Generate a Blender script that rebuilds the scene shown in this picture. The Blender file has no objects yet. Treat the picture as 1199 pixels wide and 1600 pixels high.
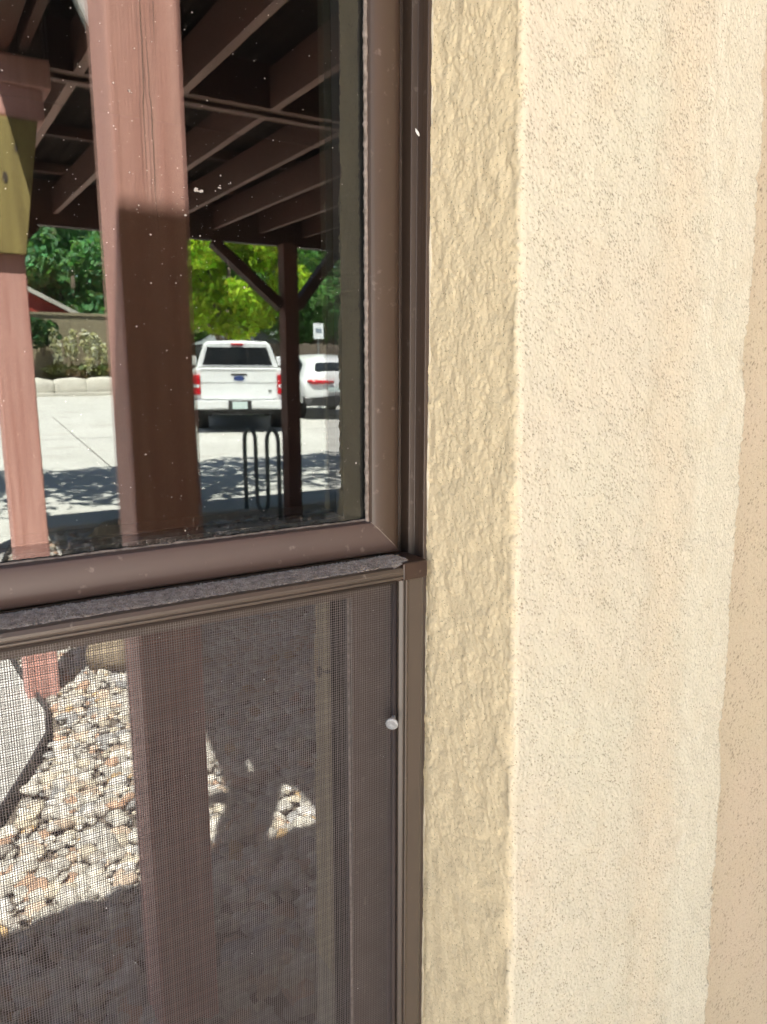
import bpy, bmesh, math, random
import numpy as np
from mathutils import Vector, Matrix

random.seed(7); rng = np.random.default_rng(11)
sc = bpy.context.scene
col = sc.collection

# ---------------------------------------------------------------- camera
# x runs along the wall, -y points out of the wall, z is up; the front of the upper pane is y = 0
CAM_D = 0.445
cam_data = bpy.data.cameras.new('camera')
cam = bpy.data.objects.new('camera', cam_data); col.objects.link(cam)
cam.location = (0.0, -CAM_D, 1.5)
cam.rotation_euler = (math.radians(90 - 10.8), 0.0, math.radians(-32.0))
cam_data.sensor_fit = 'VERTICAL'; cam_data.sensor_height = 36.0; cam_data.lens = 27.0
cam_data.clip_start = 0.02; cam_data.clip_end = 900.0
cam_data.dof.use_dof = True; cam_data.dof.focus_distance = 0.56; cam_data.dof.aperture_fstop = 20.0
sc.camera = cam

# ---------------------------------------------------------------- sky, sun, exposure
SUN_DIR = Vector((0.21, -0.316, -1.0)).normalized()          # the way the light travels
world = bpy.data.worlds.new('World'); sc.world = world; world.use_nodes = True
wt = world.node_tree; wt.nodes.clear()
sky = wt.nodes.new('ShaderNodeTexSky'); sky.sky_type = 'NISHITA'; sky.sun_disc = False
sky.sun_elevation = math.asin(-SUN_DIR.z); sky.sun_rotation = math.atan2(-SUN_DIR.x, -SUN_DIR.y)
sky.air_density = 1.0; sky.dust_density = 1.4; sky.ozone_density = 1.0
bg = wt.nodes.new('ShaderNodeBackground'); bg.inputs['Strength'].default_value = 0.055
wo = wt.nodes.new('ShaderNodeOutputWorld')
wt.links.new(sky.outputs[0], bg.inputs[0]); wt.links.new(bg.outputs[0], wo.inputs[0])
sun_data = bpy.data.lights.new('sun', 'SUN'); sun_data.energy = 5.0; sun_data.angle = math.radians(0.53)
sun_data.color = (1.0, 0.95, 0.87)
sun = bpy.data.objects.new('sun', sun_data); col.objects.link(sun)
sun.rotation_euler = SUN_DIR.to_track_quat('-Z', 'Y').to_euler(); sun.location = (-3, 6, 14)
sc.view_settings.view_transform = 'Standard'; sc.view_settings.look = 'None'
sc.view_settings.exposure = 3.24; sc.view_settings.gamma = 1.0
sc.view_settings.use_curve_mapping = False
sc.render.engine = 'CYCLES'
sc.cycles.use_denoising = True
sc.cycles.max_bounces = 8; sc.cycles.diffuse_bounces = 4; sc.cycles.glossy_bounces = 4
sc.cycles.transparent_max_bounces = 12; sc.cycles.transmission_bounces = 6
sc.cycles.caustics_reflective = False; sc.cycles.caustics_refractive = False
sc.cycles.sample_clamp_indirect = 8.0

# ---------------------------------------------------------------- materials
def nodes_of(name):
    m = bpy.data.materials.new(name); m.use_nodes = True
    nt = m.node_tree; nt.nodes.clear()
    return m, nt, nt.nodes, nt.links

def pmat(name, c1, c2=None, scale=6.0, stretch=(1, 1, 1), rough=0.7, bump=0.0, bscale=40.0, metallic=0.0,
         attr=None, spec=0.5, detail=5.0, dust=None, dscale=60.0, dlo=0.55, dhi=0.75, coat=0.0, bdist=0.01):
    m, nt, N, L = nodes_of(name)
    out = N.new('ShaderNodeOutputMaterial'); p = N.new('ShaderNodeBsdfPrincipled')
    L.new(p.outputs[0], out.inputs[0])
    p.inputs['Roughness'].default_value = rough; p.inputs['Metallic'].default_value = metallic
    p.inputs['Specular IOR Level'].default_value = spec
    p.inputs['Coat Weight'].default_value = coat
    tc = N.new('ShaderNodeTexCoord'); mp = N.new('ShaderNodeMapping'); mp.inputs['Scale'].default_value = stretch
    L.new(tc.outputs['Object'], mp.inputs[0])
    c = None
    if c2 is None: c2 = tuple(x * 0.8 for x in c1)
    n = N.new('ShaderNodeTexNoise'); n.inputs['Scale'].default_value = scale; n.inputs['Detail'].default_value = detail
    L.new(mp.outputs[0], n.inputs['Vector'])
    mr = N.new('ShaderNodeMapRange'); mr.inputs[1].default_value = 0.32; mr.inputs[2].default_value = 0.68
    L.new(n.outputs[0], mr.inputs[0])
    mx = N.new('ShaderNodeMix'); mx.data_type = 'RGBA'
    mx.inputs['A'].default_value = (*c1, 1); mx.inputs['B'].default_value = (*c2, 1)
    L.new(mr.outputs[0], mx.inputs['Factor']); c = mx.outputs['Result']
    if attr:
        a = N.new('ShaderNodeAttribute'); a.attribute_name = attr
        mm = N.new('ShaderNodeMix'); mm.data_type = 'RGBA'; mm.blend_type = 'MULTIPLY'; mm.inputs['Factor'].default_value = 1.0
        L.new(a.outputs['Color'], mm.inputs['A']); L.new(c, mm.inputs['B']); c = mm.outputs['Result']
    if dust:
        dn = N.new('ShaderNodeTexNoise'); dn.inputs['Scale'].default_value = dscale; dn.inputs['Detail'].default_value = 6.0
        L.new(tc.outputs['Object'], dn.inputs['Vector'])
        dr = N.new('ShaderNodeMapRange'); dr.inputs[1].default_value = dlo; dr.inputs[2].default_value = dhi
        L.new(dn.outputs[0], dr.inputs[0])
        dm = N.new('ShaderNodeMix'); dm.data_type = 'RGBA'; dm.inputs['B'].default_value = (*dust, 1)
        L.new(dr.outputs[0], dm.inputs['Factor']); L.new(c, dm.inputs['A']); c = dm.outputs['Result']
    L.new(c, p.inputs['Base Color'])
    if bump:
        bn = N.new('ShaderNodeTexNoise'); bn.inputs['Scale'].default_value = bscale; bn.inputs['Detail'].default_value = 6.0
        L.new(mp.outputs[0], bn.inputs['Vector'])
        b = N.new('ShaderNodeBump'); b.inputs['Strength'].default_value = bump; b.inputs['Distance'].default_value = bdist
        L.new(bn.outputs[0], b.inputs['Height']); L.new(b.outputs[0], p.inputs['Normal'])
    return m

def stucco_mat(name, c1, c2):
    """beige sand-finish stucco: slow colour drift, darker colour in the pits (vertex attribute 'pit'), fine grain"""
    m, nt, N, L = nodes_of(name)
    out = N.new('ShaderNodeOutputMaterial'); p = N.new('ShaderNodeBsdfPrincipled'); L.new(p.outputs[0], out.inputs[0])
    p.inputs['Roughness'].default_value = 0.85; p.inputs['Specular IOR Level'].default_value = 0.25
    tc = N.new('ShaderNodeTexCoord')
    n = N.new('ShaderNodeTexNoise'); n.inputs['Scale'].default_value = 9.0; n.inputs['Detail'].default_value = 3.0
    L.new(tc.outputs['Object'], n.inputs['Vector'])
    mr = N.new('ShaderNodeMapRange'); mr.inputs[1].default_value = 0.35; mr.inputs[2].default_value = 0.65
    L.new(n.outputs[0], mr.inputs[0])
    mx = N.new('ShaderNodeMix'); mx.data_type = 'RGBA'
    mx.inputs['A'].default_value = (*c1, 1); mx.inputs['B'].default_value = (*c2, 1); L.new(mr.outputs[0], mx.inputs['Factor'])
    ja = N.new('ShaderNodeAttribute'); ja.attribute_name = 'jamb'
    jx = N.new('ShaderNodeMix'); jx.data_type = 'RGBA'; jx.inputs['B'].default_value = (0.67, 0.535, 0.34, 1)
    L.new(ja.outputs['Fac'], jx.inputs['Factor']); L.new(mx.outputs['Result'], jx.inputs['A']); mx = jx
    for at, cc in (('peach', (0.545, 0.448, 0.325, 1)), ('cream', (0.585, 0.525, 0.41, 1))):      # a peach band and a paler cream band along the surround
        ja = N.new('ShaderNodeAttribute'); ja.attribute_name = at
        jx = N.new('ShaderNodeMix'); jx.data_type = 'RGBA'; jx.inputs['B'].default_value = cc
        L.new(ja.outputs['Fac'], jx.inputs['Factor']); L.new(mx.outputs['Result'], jx.inputs['A']); mx = jx
    st = N.new('ShaderNodeTexNoise'); st.inputs['Scale'].default_value = 26.0; st.inputs['Detail'].default_value = 4.0
    L.new(tc.outputs['Object'], st.inputs['Vector'])
    sr = N.new('ShaderNodeMapRange'); sr.inputs[1].default_value = 0.55; sr.inputs[2].default_value = 0.85; sr.inputs[4].default_value = 0.5
    L.new(st.outputs[0], sr.inputs[0])
    jx = N.new('ShaderNodeMix'); jx.data_type = 'RGBA'; jx.inputs['B'].default_value = (0.48, 0.385, 0.255, 1)
    L.new(sr.outputs[0], jx.inputs['Factor']); L.new(mx.outputs['Result'], jx.inputs['A']); mx = jx
    # small pits
    v = N.new('ShaderNodeTexNoise'); v.inputs['Scale'].default_value = 620.0; v.inputs['Detail'].default_value = 2.0
    L.new(tc.outputs['Object'], v.inputs['Vector'])
    r = N.new('ShaderNodeMapRange'); r.inputs[1].default_value = 0.64; r.inputs[2].default_value = 0.70
    r.inputs[4].default_value = 0.6
    L.new(v.outputs[0], r.inputs[0])
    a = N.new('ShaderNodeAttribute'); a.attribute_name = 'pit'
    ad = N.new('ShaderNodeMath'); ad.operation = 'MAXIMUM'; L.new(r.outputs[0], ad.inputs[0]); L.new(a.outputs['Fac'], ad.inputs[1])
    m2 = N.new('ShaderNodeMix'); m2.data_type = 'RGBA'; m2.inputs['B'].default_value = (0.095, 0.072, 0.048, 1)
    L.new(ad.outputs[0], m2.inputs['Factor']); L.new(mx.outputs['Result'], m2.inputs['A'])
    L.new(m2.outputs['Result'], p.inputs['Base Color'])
    bn = N.new('ShaderNodeTexNoise'); bn.inputs['Scale'].default_value = 420.0; bn.inputs['Detail'].default_value = 4.0
    L.new(tc.outputs['Object'], bn.inputs['Vector'])
    b = N.new('ShaderNodeBump'); b.inputs['Strength'].default_value = 0.6; b.inputs['Distance'].default_value = 0.0012
    L.new(bn.outputs[0], b.inputs['Height']); L.new(b.outputs[0], p.inputs['Normal'])
    return m

def glass_mat(name, refl, tint, specks=True, haze=0.003):
    """window pane: mirror part grows with the angle, the rest passes; dust specks dry on its face"""
    m, nt, N, L = nodes_of(name)
    out = N.new('ShaderNodeOutputMaterial')
    tr = N.new('ShaderNodeBsdfTransparent'); tr.inputs[0].default_value = (*tint, 1)
    gl = N.new('ShaderNodeBsdfGlossy'); gl.inputs['Roughness'].default_value = 0.0
    gl.inputs[0].default_value = (0.97, 1.0, 0.985, 1)
    lw = N.new('ShaderNodeLayerWeight'); lw.inputs[0].default_value = 0.5
    pw = N.new('ShaderNodeMath'); pw.operation = 'POWER'; pw.inputs[1].default_value = 4.0; L.new(lw.outputs['Facing'], pw.inputs[0])
    ma = N.new('ShaderNodeMath'); ma.operation = 'MULTIPLY_ADD'; ma.inputs[1].default_value = 0.7; ma.inputs[2].default_value = refl
    ma.use_clamp = True
    L.new(pw.outputs[0], ma.inputs[0])
    mx = N.new('ShaderNodeMixShader'); L.new(ma.outputs[0], mx.inputs[0]); L.new(tr.outputs[0], mx.inputs[1]); L.new(gl.outputs[0], mx.inputs[2])
    last = mx
    if specks:
        tc = N.new('ShaderNodeTexCoord')
        # film of dust, thicker in a band along the bottom rail
        ge = N.new('ShaderNodeNewGeometry'); sp = N.new('ShaderNodeSeparateXYZ'); L.new(ge.outputs['Position'], sp.inputs[0])
        lo = N.new('ShaderNodeMapRange'); lo.inputs[1].default_value = 1.4085; lo.inputs[2].default_value = 1.397
        L.new(sp.outputs[2], lo.inputs[0])
        fn = N.new('ShaderNodeTexNoise'); fn.inputs['Scale'].default_value = 300.0; fn.inputs['Detail'].default_value = 5.0
        L.new(tc.outputs['Object'], fn.inputs['Vector'])
        fr = N.new('ShaderNodeMapRange'); fr.inputs[1].default_value = 0.5; fr.inputs[2].default_value = 0.68; L.new(fn.outputs[0], fr.inputs[0])
        fm = N.new('ShaderNodeMath'); fm.operation = 'MULTIPLY'; L.new(lo.outputs[0], fm.inputs[0]); L.new(fr.outputs[0], fm.inputs[1])
        f2 = N.new('ShaderNodeMath'); f2.operation = 'MULTIPLY_ADD'; f2.inputs[1].default_value = 0.16; f2.inputs[2].default_value = haze
        L.new(fm.outputs[0], f2.inputs[0])
        mxm = f2
        df = N.new('ShaderNodeBsdfDiffuse'); df.inputs[0].default_value = (0.55, 0.5, 0.45, 1)
        ms = N.new('ShaderNodeMixShader'); L.new(mxm.outputs[0], ms.inputs[0]); L.new(last.outputs[0], ms.inputs[1]); L.new(df.outputs[0], ms.inputs[2])
        last = ms
    L.new(last.outputs[0], out.inputs[0])
    return m

def leaf_mat(name):
    m, nt, N, L = nodes_of(name)
    out = N.new('ShaderNodeOutputMaterial')
    a = N.new('ShaderNodeAttribute'); a.attribute_name = 'col'
    d = N.new('ShaderNodeBsdfDiffuse'); t = N.new('ShaderNodeBsdfTranslucent')
    L.new(a.outputs['Color'], d.inputs[0])
    g = N.new('ShaderNodeMix'); g.data_type = 'RGBA'; g.blend_type = 'MULTIPLY'; g.inputs['Factor'].default_value = 1.0
    g.inputs['B'].default_value = (1.25, 1.3, 0.6, 1); L.new(a.outputs['Color'], g.inputs['A']); L.new(g.outputs['Result'], t.inputs[0])
    mx = N.new('ShaderNodeMixShader'); mx.inputs[0].default_value = 0.35
    L.new(d.outputs[0], mx.inputs[1]); L.new(t.outputs[0], mx.inputs[2]); L.new(mx.outputs[0], out.inputs[0])
    return m

M = {}
M['stucco'] = stucco_mat('beige_stucco', (0.525, 0.470, 0.358), (0.535, 0.462, 0.352))
M['stucco_wall'] = stucco_mat('tan_stucco', (0.50, 0.415, 0.295), (0.505, 0.41, 0.30))
M['stucco_flat'] = pmat('beige_stucco_plain', (0.51, 0.41, 0.26), (0.48, 0.385, 0.25), 9, rough=0.85, bump=0.4, bscale=160, spec=0.25)
M['bronze'] = pmat('bronze_painted_aluminium', (0.050, 0.031, 0.021), (0.060, 0.037, 0.026), 14, (1, 1, 0.3), rough=0.42, bump=0.03, bscale=30,
                   dust=(0.24, 0.19, 0.155), dscale=150, dlo=0.64, dhi=0.95)
M['bronze_rail'] = pmat('dusty_bronze_rail', (0.078, 0.050, 0.043), (0.068, 0.043, 0.037), 12, (0.3, 1, 1), rough=0.45, bump=0.03, bscale=30,
                        dust=(0.26, 0.21, 0.18), dscale=170, dlo=0.64, dhi=0.95)
M['screen_frame'] = pmat('screen_frame_bronze', (0.075, 0.054, 0.041), (0.066, 0.048, 0.036), 10, rough=0.38,
                         dust=(0.30, 0.26, 0.22), dscale=210, dlo=0.68, dhi=0.86)
M['corner_plastic'] = pmat('dark_brown_plastic', (0.035, 0.018, 0.013), (0.045, 0.024, 0.017), 20, rough=0.36,
                           dust=(0.2, 0.15, 0.12), dscale=200, dlo=0.66, dhi=0.85)
M['rubber'] = pmat('black_rubber', (0.012, 0.009, 0.008), rough=0.7)
M['crumb'] = pmat('dirt_crumb', (0.16, 0.12, 0.10), (0.26, 0.21, 0.175), 700, rough=0.95)
M['spline'] = pmat('brown_spline', (0.035, 0.022, 0.018), rough=0.8)
M['gasket'] = pmat('dusty_glazing_bead', (0.26, 0.21, 0.18), (0.13, 0.10, 0.08), 240, rough=0.9, bump=0.5, bscale=500, bdist=0.001)
M['dust'] = pmat('grey_brown_dust', (0.29, 0.245, 0.205), (0.50, 0.43, 0.365), 260, rough=1.0, bump=0.9, bscale=900, bdist=0.0015, spec=0.0)
M['wire'] = pmat('grey_fibreglass_wire', (0.13, 0.103, 0.096), (0.17, 0.137, 0.128), 60, rough=0.6)
M['caulk'] = pmat('cream_caulk', (0.58, 0.49, 0.36), (0.46, 0.38, 0.27), 60, rough=0.6, bump=0.2, bscale=120)
M['glass_out'] = glass_mat('pane_outer', 0.076, (0.72, 0.75, 0.72))
M['glass_in'] = glass_mat('pane_inner', 0.115, (0.45, 0.48, 0.45), specks=False)
M['glass_low'] = glass_mat('pane_lower', 0.23, (0.22, 0.23, 0.22), specks=False)
M['flake'] = pmat('white_flake', (0.8, 0.78, 0.72), rough=0.6)
M['speck'] = pmat('dried_speck', (0.42, 0.37, 0.33), (0.3, 0.26, 0.23), 900, rough=0.9)
M['redwood'] = pmat('sunlit_red_timber', (0.80, 0.44, 0.385), (0.66, 0.32, 0.27), 16, (3, 3, 0.14), rough=0.66, bump=0.45, bscale=34, detail=8)  # sunlight on the posts put into a paler timber colour
M['redwood_h'] = pmat('shaded_red_beam', (0.085, 0.028, 0.018), (0.06, 0.02, 0.013), 5, (3, 0.35, 3), rough=0.62, bump=0.25, bscale=14)  # shade under the roof put into a darker timber colour
M['edge_lit'] = pmat('bounce_lit_joist_edge', (0.34, 0.20, 0.165), (0.26, 0.145, 0.115), 8, (3, 0.3, 3), rough=0.7)  # ground bounce light put into the colour of joist and beam undersides
M['redwood_x'] = pmat('shaded_red_cross_beam', (0.085, 0.028, 0.018), (0.06, 0.02, 0.013), 5, (0.35, 3, 3), rough=0.62, bump=0.25, bscale=14)  # same shade put into the colour of the cross timbers
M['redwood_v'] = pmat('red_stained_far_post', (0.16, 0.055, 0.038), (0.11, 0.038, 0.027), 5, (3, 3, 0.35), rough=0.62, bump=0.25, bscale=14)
M['rawwood'] = pmat('unstained_timber', (0.40, 0.31, 0.11), (0.27, 0.20, 0.07), 9, (4, 4, 0.35), rough=0.7, bump=0.3, bscale=12)
M['roofmetal'] = pmat('corrugated_roof_metal', (0.032, 0.02, 0.016), (0.022, 0.014, 0.012), 3, rough=0.95, spec=0.05)
M['concrete'] = pmat('pale_concrete', (0.51, 0.50, 0.475), (0.44, 0.43, 0.405), 0.7, rough=0.9, bump=0.12, bscale=60, dust=(0.33, 0.31, 0.28), dscale=1.6, dlo=0.55, dhi=0.8)
M['concrete_white'] = pmat('whitish_concrete', (0.58, 0.55, 0.49), (0.47, 0.44, 0.39), 2.0, rough=0.9, bump=0.3, bscale=30)
M['joint'] = pmat('dark_joint', (0.10, 0.085, 0.07), rough=0.9)
M['soil'] = pmat('gravel_bed_soil', (0.20, 0.165, 0.13), (0.12, 0.10, 0.08), 12, rough=1.0, bump=0.5, bscale=50)
M['earth'] = pmat('dry_ground', (0.26, 0.22, 0.16), (0.19, 0.17, 0.12), 0.4, rough=1.0)
M['stone'] = pmat('river_stone', (1, 1, 1), (0.78, 0.76, 0.72), 55, rough=0.8, attr='col', bump=0.15, bscale=90)
M['leaf'] = leaf_mat('leaf')
M['bark'] = pmat('bark', (0.13, 0.10, 0.075), (0.08, 0.06, 0.045), 8, (3, 3, 0.6), rough=0.95, bump=0.6, bscale=14)
M['paint'] = pmat('white_car_paint', (0.80, 0.81, 0.82), (0.78, 0.79, 0.80), 3, rough=0.28, coat=0.6)
M['carglass'] = pmat('dark_car_glass', (0.012, 0.016, 0.02), (0.02, 0.025, 0.03), 3, rough=0.06, spec=0.7)
M['blackplastic'] = pmat('black_trim', (0.03, 0.03, 0.032), rough=0.55)
M['chrome'] = pmat('chrome', (0.62, 0.64, 0.66), (0.5, 0.52, 0.55), 6, rough=0.14, metallic=1.0)
M['redlens'] = pmat('red_lens', (0.62, 0.015, 0.03), (0.42, 0.01, 0.02), 20, rough=0.15)
M['plate'] = pmat('number_plate', (0.62, 0.72, 0.72), (0.55, 0.66, 0.64), 30, rough=0.4)
M['emblem'] = pmat('blue_emblem', (0.03, 0.06, 0.2), (0.04, 0.07, 0.22), 30, rough=0.25)
M['tyre'] = pmat('tyre', (0.02, 0.02, 0.02), rough=0.85)
M['rim'] = pmat('rim', (0.45, 0.46, 0.48), rough=0.3, metallic=1.0)
M['steel'] = pmat('grey_steel_tube', (0.13, 0.15, 0.15), (0.09, 0.11, 0.11), 8, rough=0.4)
M['tanwall'] = pmat('tan_rendered_wall', (0.30, 0.25, 0.165), (0.25, 0.21, 0.14), 1.2, rough=0.9, bump=0.2, bscale=20)
M['fencewood'] = pmat('grey_brown_fence_board', (0.16, 0.125, 0.095), (0.115, 0.09, 0.07), 2.5, (3, 3, 0.5), rough=0.9)
M['redroof'] = pmat('red_roof', (0.46, 0.07, 0.05), (0.36, 0.055, 0.04), 2, rough=0.8)
M['signwhite'] = pmat('white_sign', (0.8, 0.82, 0.84), rough=0.45)
M['signblue'] = pmat('sign_print', (0.25, 0.3, 0.36), rough=0.5)
M['grey'] = pmat('grey_siding', (0.20, 0.22, 0.235), (0.16, 0.18, 0.19), 2, rough=0.8)
M['rock'] = pmat('boulder_rock', (0.30, 0.24, 0.165), (0.20, 0.155, 0.105), 6, rough=0.95, bump=0.6, bscale=14)
M['roomwall'] = pmat('room_wall', (0.16, 0.12, 0.09), (0.14, 0.10, 0.08), 1, rough=0.9)
M['deskwood'] = pmat('desk_wood', (0.28, 0.13, 0.06), (0.20, 0.09, 0.04), 4, (0.4, 3, 3), rough=0.5)
M['fascia'] = pmat('brown_fascia', (0.16, 0.085, 0.06), (0.13, 0.07, 0.05), 3, (0.3, 2, 2), rough=0.7)
M['soffit'] = pmat('cream_soffit', (0.55, 0.47, 0.35), (0.5, 0.43, 0.32), 3, rough=0.9)
M['clear'] = pmat('cloudy_clear_plastic', (0.55, 0.54, 0.53), (0.4, 0.39, 0.385), 900, rough=0.15, spec=0.8)
for _n in ('clear',):
    _p = [n for n in M[_n].node_tree.nodes if n.type == 'BSDF_PRINCIPLED'][0]
    _p.inputs['Transmission Weight'].default_value = 0.55

# ---------------------------------------------------------------- mesh helpers
def origin(o):
    p = Vector((0, 0, 0))
    while o is not None:
        p += o.location; o = o.parent
    return p

def thing(name, loc, label, cat, group=None):
    o = bpy.data.objects.new(name, None); col.objects.link(o); o.location = loc
    o.empty_display_size = 0.1
    o['label'] = label; o['category'] = cat
    if group: o['group'] = group
    return o

def tag(o, label=None, cat=None, group=None, kind=None):
    if label: o['label'] = label
    if cat: o['category'] = cat
    if group: o['group'] = group
    if kind: o['kind'] = kind
    return o

def link(name, V, F, mat, parent=None, mirror=False, smooth=False, loc=None, cols=None, bevel=0.0, attrs=None):
    """one mesh object; V in world coordinates. mirror=True: V is written as (x, distance in front of the camera plane, z)
    for what stands out in the open in front of the window"""
    V = np.asarray(V, dtype=np.float64).reshape(-1, 3).copy()
    if mirror:
        V[:, 1] = CAM_D - V[:, 1]
    off = origin(parent) if parent is not None else (Vector(loc) if loc is not None else Vector((0, 0, 0)))
    V -= np.array(off)
    me = bpy.data.meshes.new(name)
    if isinstance(F, np.ndarray):
        Fm = F[:, ::-1] if mirror else F
        k = Fm.shape[1]
        me.vertices.add(len(V)); me.vertices.foreach_set('co', V.astype(np.float32).ravel())
        me.loops.add(Fm.size); me.loops.foreach_set('vertex_index', np.ascontiguousarray(Fm).astype(np.int32).ravel())
        me.polygons.add(len(Fm)); me.polygons.foreach_set('loop_start', np.arange(0, Fm.size, k, dtype=np.int32))
        me.update(calc_edges=True)
    else:
        me.from_pydata(V.tolist(), [], [tuple(reversed(f)) for f in F] if mirror else F)
    if smooth:
        me.polygons.foreach_set('use_smooth', np.ones(len(me.polygons), dtype=bool))
    if cols is not None:
        a = me.attributes.new('col', 'FLOAT_COLOR', 'POINT')
        c = np.ones((len(V), 4), dtype=np.float32); c[:, :3] = cols; a.data.foreach_set('color', c.ravel())
    if attrs:
        for k, v in attrs.items():
            a = me.attributes.new(k, 'FLOAT', 'POINT'); a.data.foreach_set('value', v.astype(np.float32).ravel())
    me.materials.append(mat)
    o = bpy.data.objects.new(name, me); col.objects.link(o)
    if parent is not None: o.parent = parent
    elif loc is not None: o.location = loc
    if bevel:
        b = o.modifiers.new('edge', 'BEVEL'); b.width = bevel; b.segments = 2; b.limit_method = 'ANGLE'; b.angle_limit = math.radians(40)
    return o

class MB:
    def __init__(s): s.v = []; s.f = []
    def add(s, V, F):
        n = len(s.v); s.v += [tuple(p) for p in V]; s.f += [tuple(i + n for i in f) for f in F]; return s
    def box(s, x0, x1, y0, y1, z0, z1):
        V = [(x, y, z) for z in (z0, z1) for y in (y0, y1) for x in (x0, x1)]
        return s.add(V, [(0, 2, 3, 1), (4, 5, 7, 6), (0, 1, 5, 4), (2, 6, 7, 3), (0, 4, 6, 2), (1, 3, 7, 5)])
    def prism(s, poly, fn, a, b):
        """poly (counter-clockwise list of 2d) swept from a to b; fn(p, t) gives the point"""
        n = len(poly)
        V = [fn(p, a) for p in poly] + [fn(p, b) for p in poly]
        F = [(i, (i + 1) % n, n + (i + 1) % n, n + i) for i in range(n)] + [tuple(range(n - 1, -1, -1)), tuple(range(n, 2 * n))]
        return s.add(V, F)
    def bar(s, p, q, w, h, up=(0, 0, 1)):
        p = Vector(p); q = Vector(q); d = (q - p).normalized(); u = Vector(up)
        if abs(d.dot(u)) > 0.95: u = Vector((1, 0, 0))
        a = d.cross(u).normalized() * w / 2; b = a.cross(d).normalized() * h / 2
        V = [c + i * a + j * b for c in (p, q) for i, j in ((-1, -1), (1, -1), (1, 1), (-1, 1))]
        return s.add(V, [(3, 2, 1, 0), (4, 5, 6, 7), (0, 1, 5, 4), (1, 2, 6, 5), (2, 3, 7, 6), (3, 0, 4, 7)])
    def tube(s, pts, r, n=8, caps=True):
        pts = [Vector(p) for p in pts]; R = r if isinstance(r, (list, tuple)) else [r] * len(pts)
        prev = None; base = len(s.v); V = []
        for i, p in enumerate(pts):
            t = (pts[min(i + 1, len(pts) - 1)] - pts[max(i - 1, 0)]).normalized()
            if prev is None:
                a = t.cross(Vector((0, 0, 1)));  a = t.cross(Vector((1, 0, 0))) if a.length < 0.05 else a
            else: a = prev - t * prev.dot(t)
            a.normalize(); prev = a; b = t.cross(a)
            V += [p + (a * math.cos(2 * math.pi * k / n) + b * math.sin(2 * math.pi * k / n)) * R[i] for k in range(n)]
        F = [(i * n + k, i * n + (k + 1) % n, (i + 1) * n + (k + 1) % n, (i + 1) * n + k) for i in range(len(pts) - 1) for k in range(n)]
        if caps: F += [tuple(range(n - 1, -1, -1)), tuple(range((len(pts) - 1) * n, len(pts) * n))]
        return s.add(V, F)
    def xform(s, fn): s.v = [tuple(fn(p)) for p in s.v]; return s
    def build(s, name, mat, parent=None, **k): return link(name, s.v, s.f, mat, parent, **k)

def bandnoise(h, w, lo, hi, seed):
    """gaussian noise on an h x w grid with feature sizes between lo and hi cells, unit variance"""
    r = np.random.default_rng(seed); n = np.fft.rfft2(r.standard_normal((h, w)))
    fy = np.fft.fftfreq(h)[:, None]; fx = np.fft.rfftfreq(w)[None, :]; f = np.hypot(fx, fy)
    g = np.exp(-(f * lo * 0.5) ** 2 * 2.0) * (1 - np.exp(-(f * hi) ** 2 * 2.0))
    o = np.fft.irfft2(n * g, s=(h, w)); return o / o.std()

def domes(h, w, seed):
    """rounded grains pressed together: the highest of many overlapping domes at every cell"""
    r = np.random.default_rng(seed); H_ = np.zeros((h + 40, w + 40)); n = int(h * w / 7.0)
    cy = r.uniform(16, h + 24, n); cx = r.uniform(16, w + 24, n); sz = np.exp(r.normal(0.80, 0.38, n)); asp = r.uniform(0.62, 1.15, n); am = r.uniform(0.55, 1.0, n)
    for y, x, s_, q, a in zip(cy, cx, sz, asp, am):
        s_ = min(s_, 6.0); ry = int(s_ * q) + 1; rx = int(s_) + 1; iy, ix = int(y), int(x)
        Y = (np.arange(iy - ry, iy + ry + 2) - y) / (s_ * q); X = (np.arange(ix - rx, ix + rx + 2) - x) / s_
        d = np.sqrt(np.clip(1 - Y[:, None] ** 2 - X[None] ** 2, 0, None)) * a * min(1.0, s_ / 3.2)
        v = H_[iy - ry:iy + ry + 2, ix - rx:ix + rx + 2]; np.maximum(v, d, out=v)
    return H_[20:20 + h, 20:20 + w]

def grid_faces(h, w):
    i = np.arange(h - 1)[:, None] * w + np.arange(w - 1)[None, :]
    return np.stack([i, i + 1, i + w + 1, i + w], -1).reshape(-1, 4)

# ================================================================ THE WALL
def resample(poly, step):
    P = np.array(poly, float); d = np.r_[0, np.cumsum(np.hypot(*np.diff(P, axis=0).T))]
    s = np.linspace(0, d[-1], int(d[-1] / step) + 1)
    return np.stack([np.interp(s, d, P[:, 0]), np.interp(s, d, P[:, 1])], 1), s

building = thing('building', (0.0, 0.0, 0.0), 'tan stucco building wall with a raised beige stucco band around the brown window', 'building')
Z0, Z1 = 0.93, 1.82
def lean(z): return (z - 1.42) * 0.029          # the plasterer's band stands a little further out lower down

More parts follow.
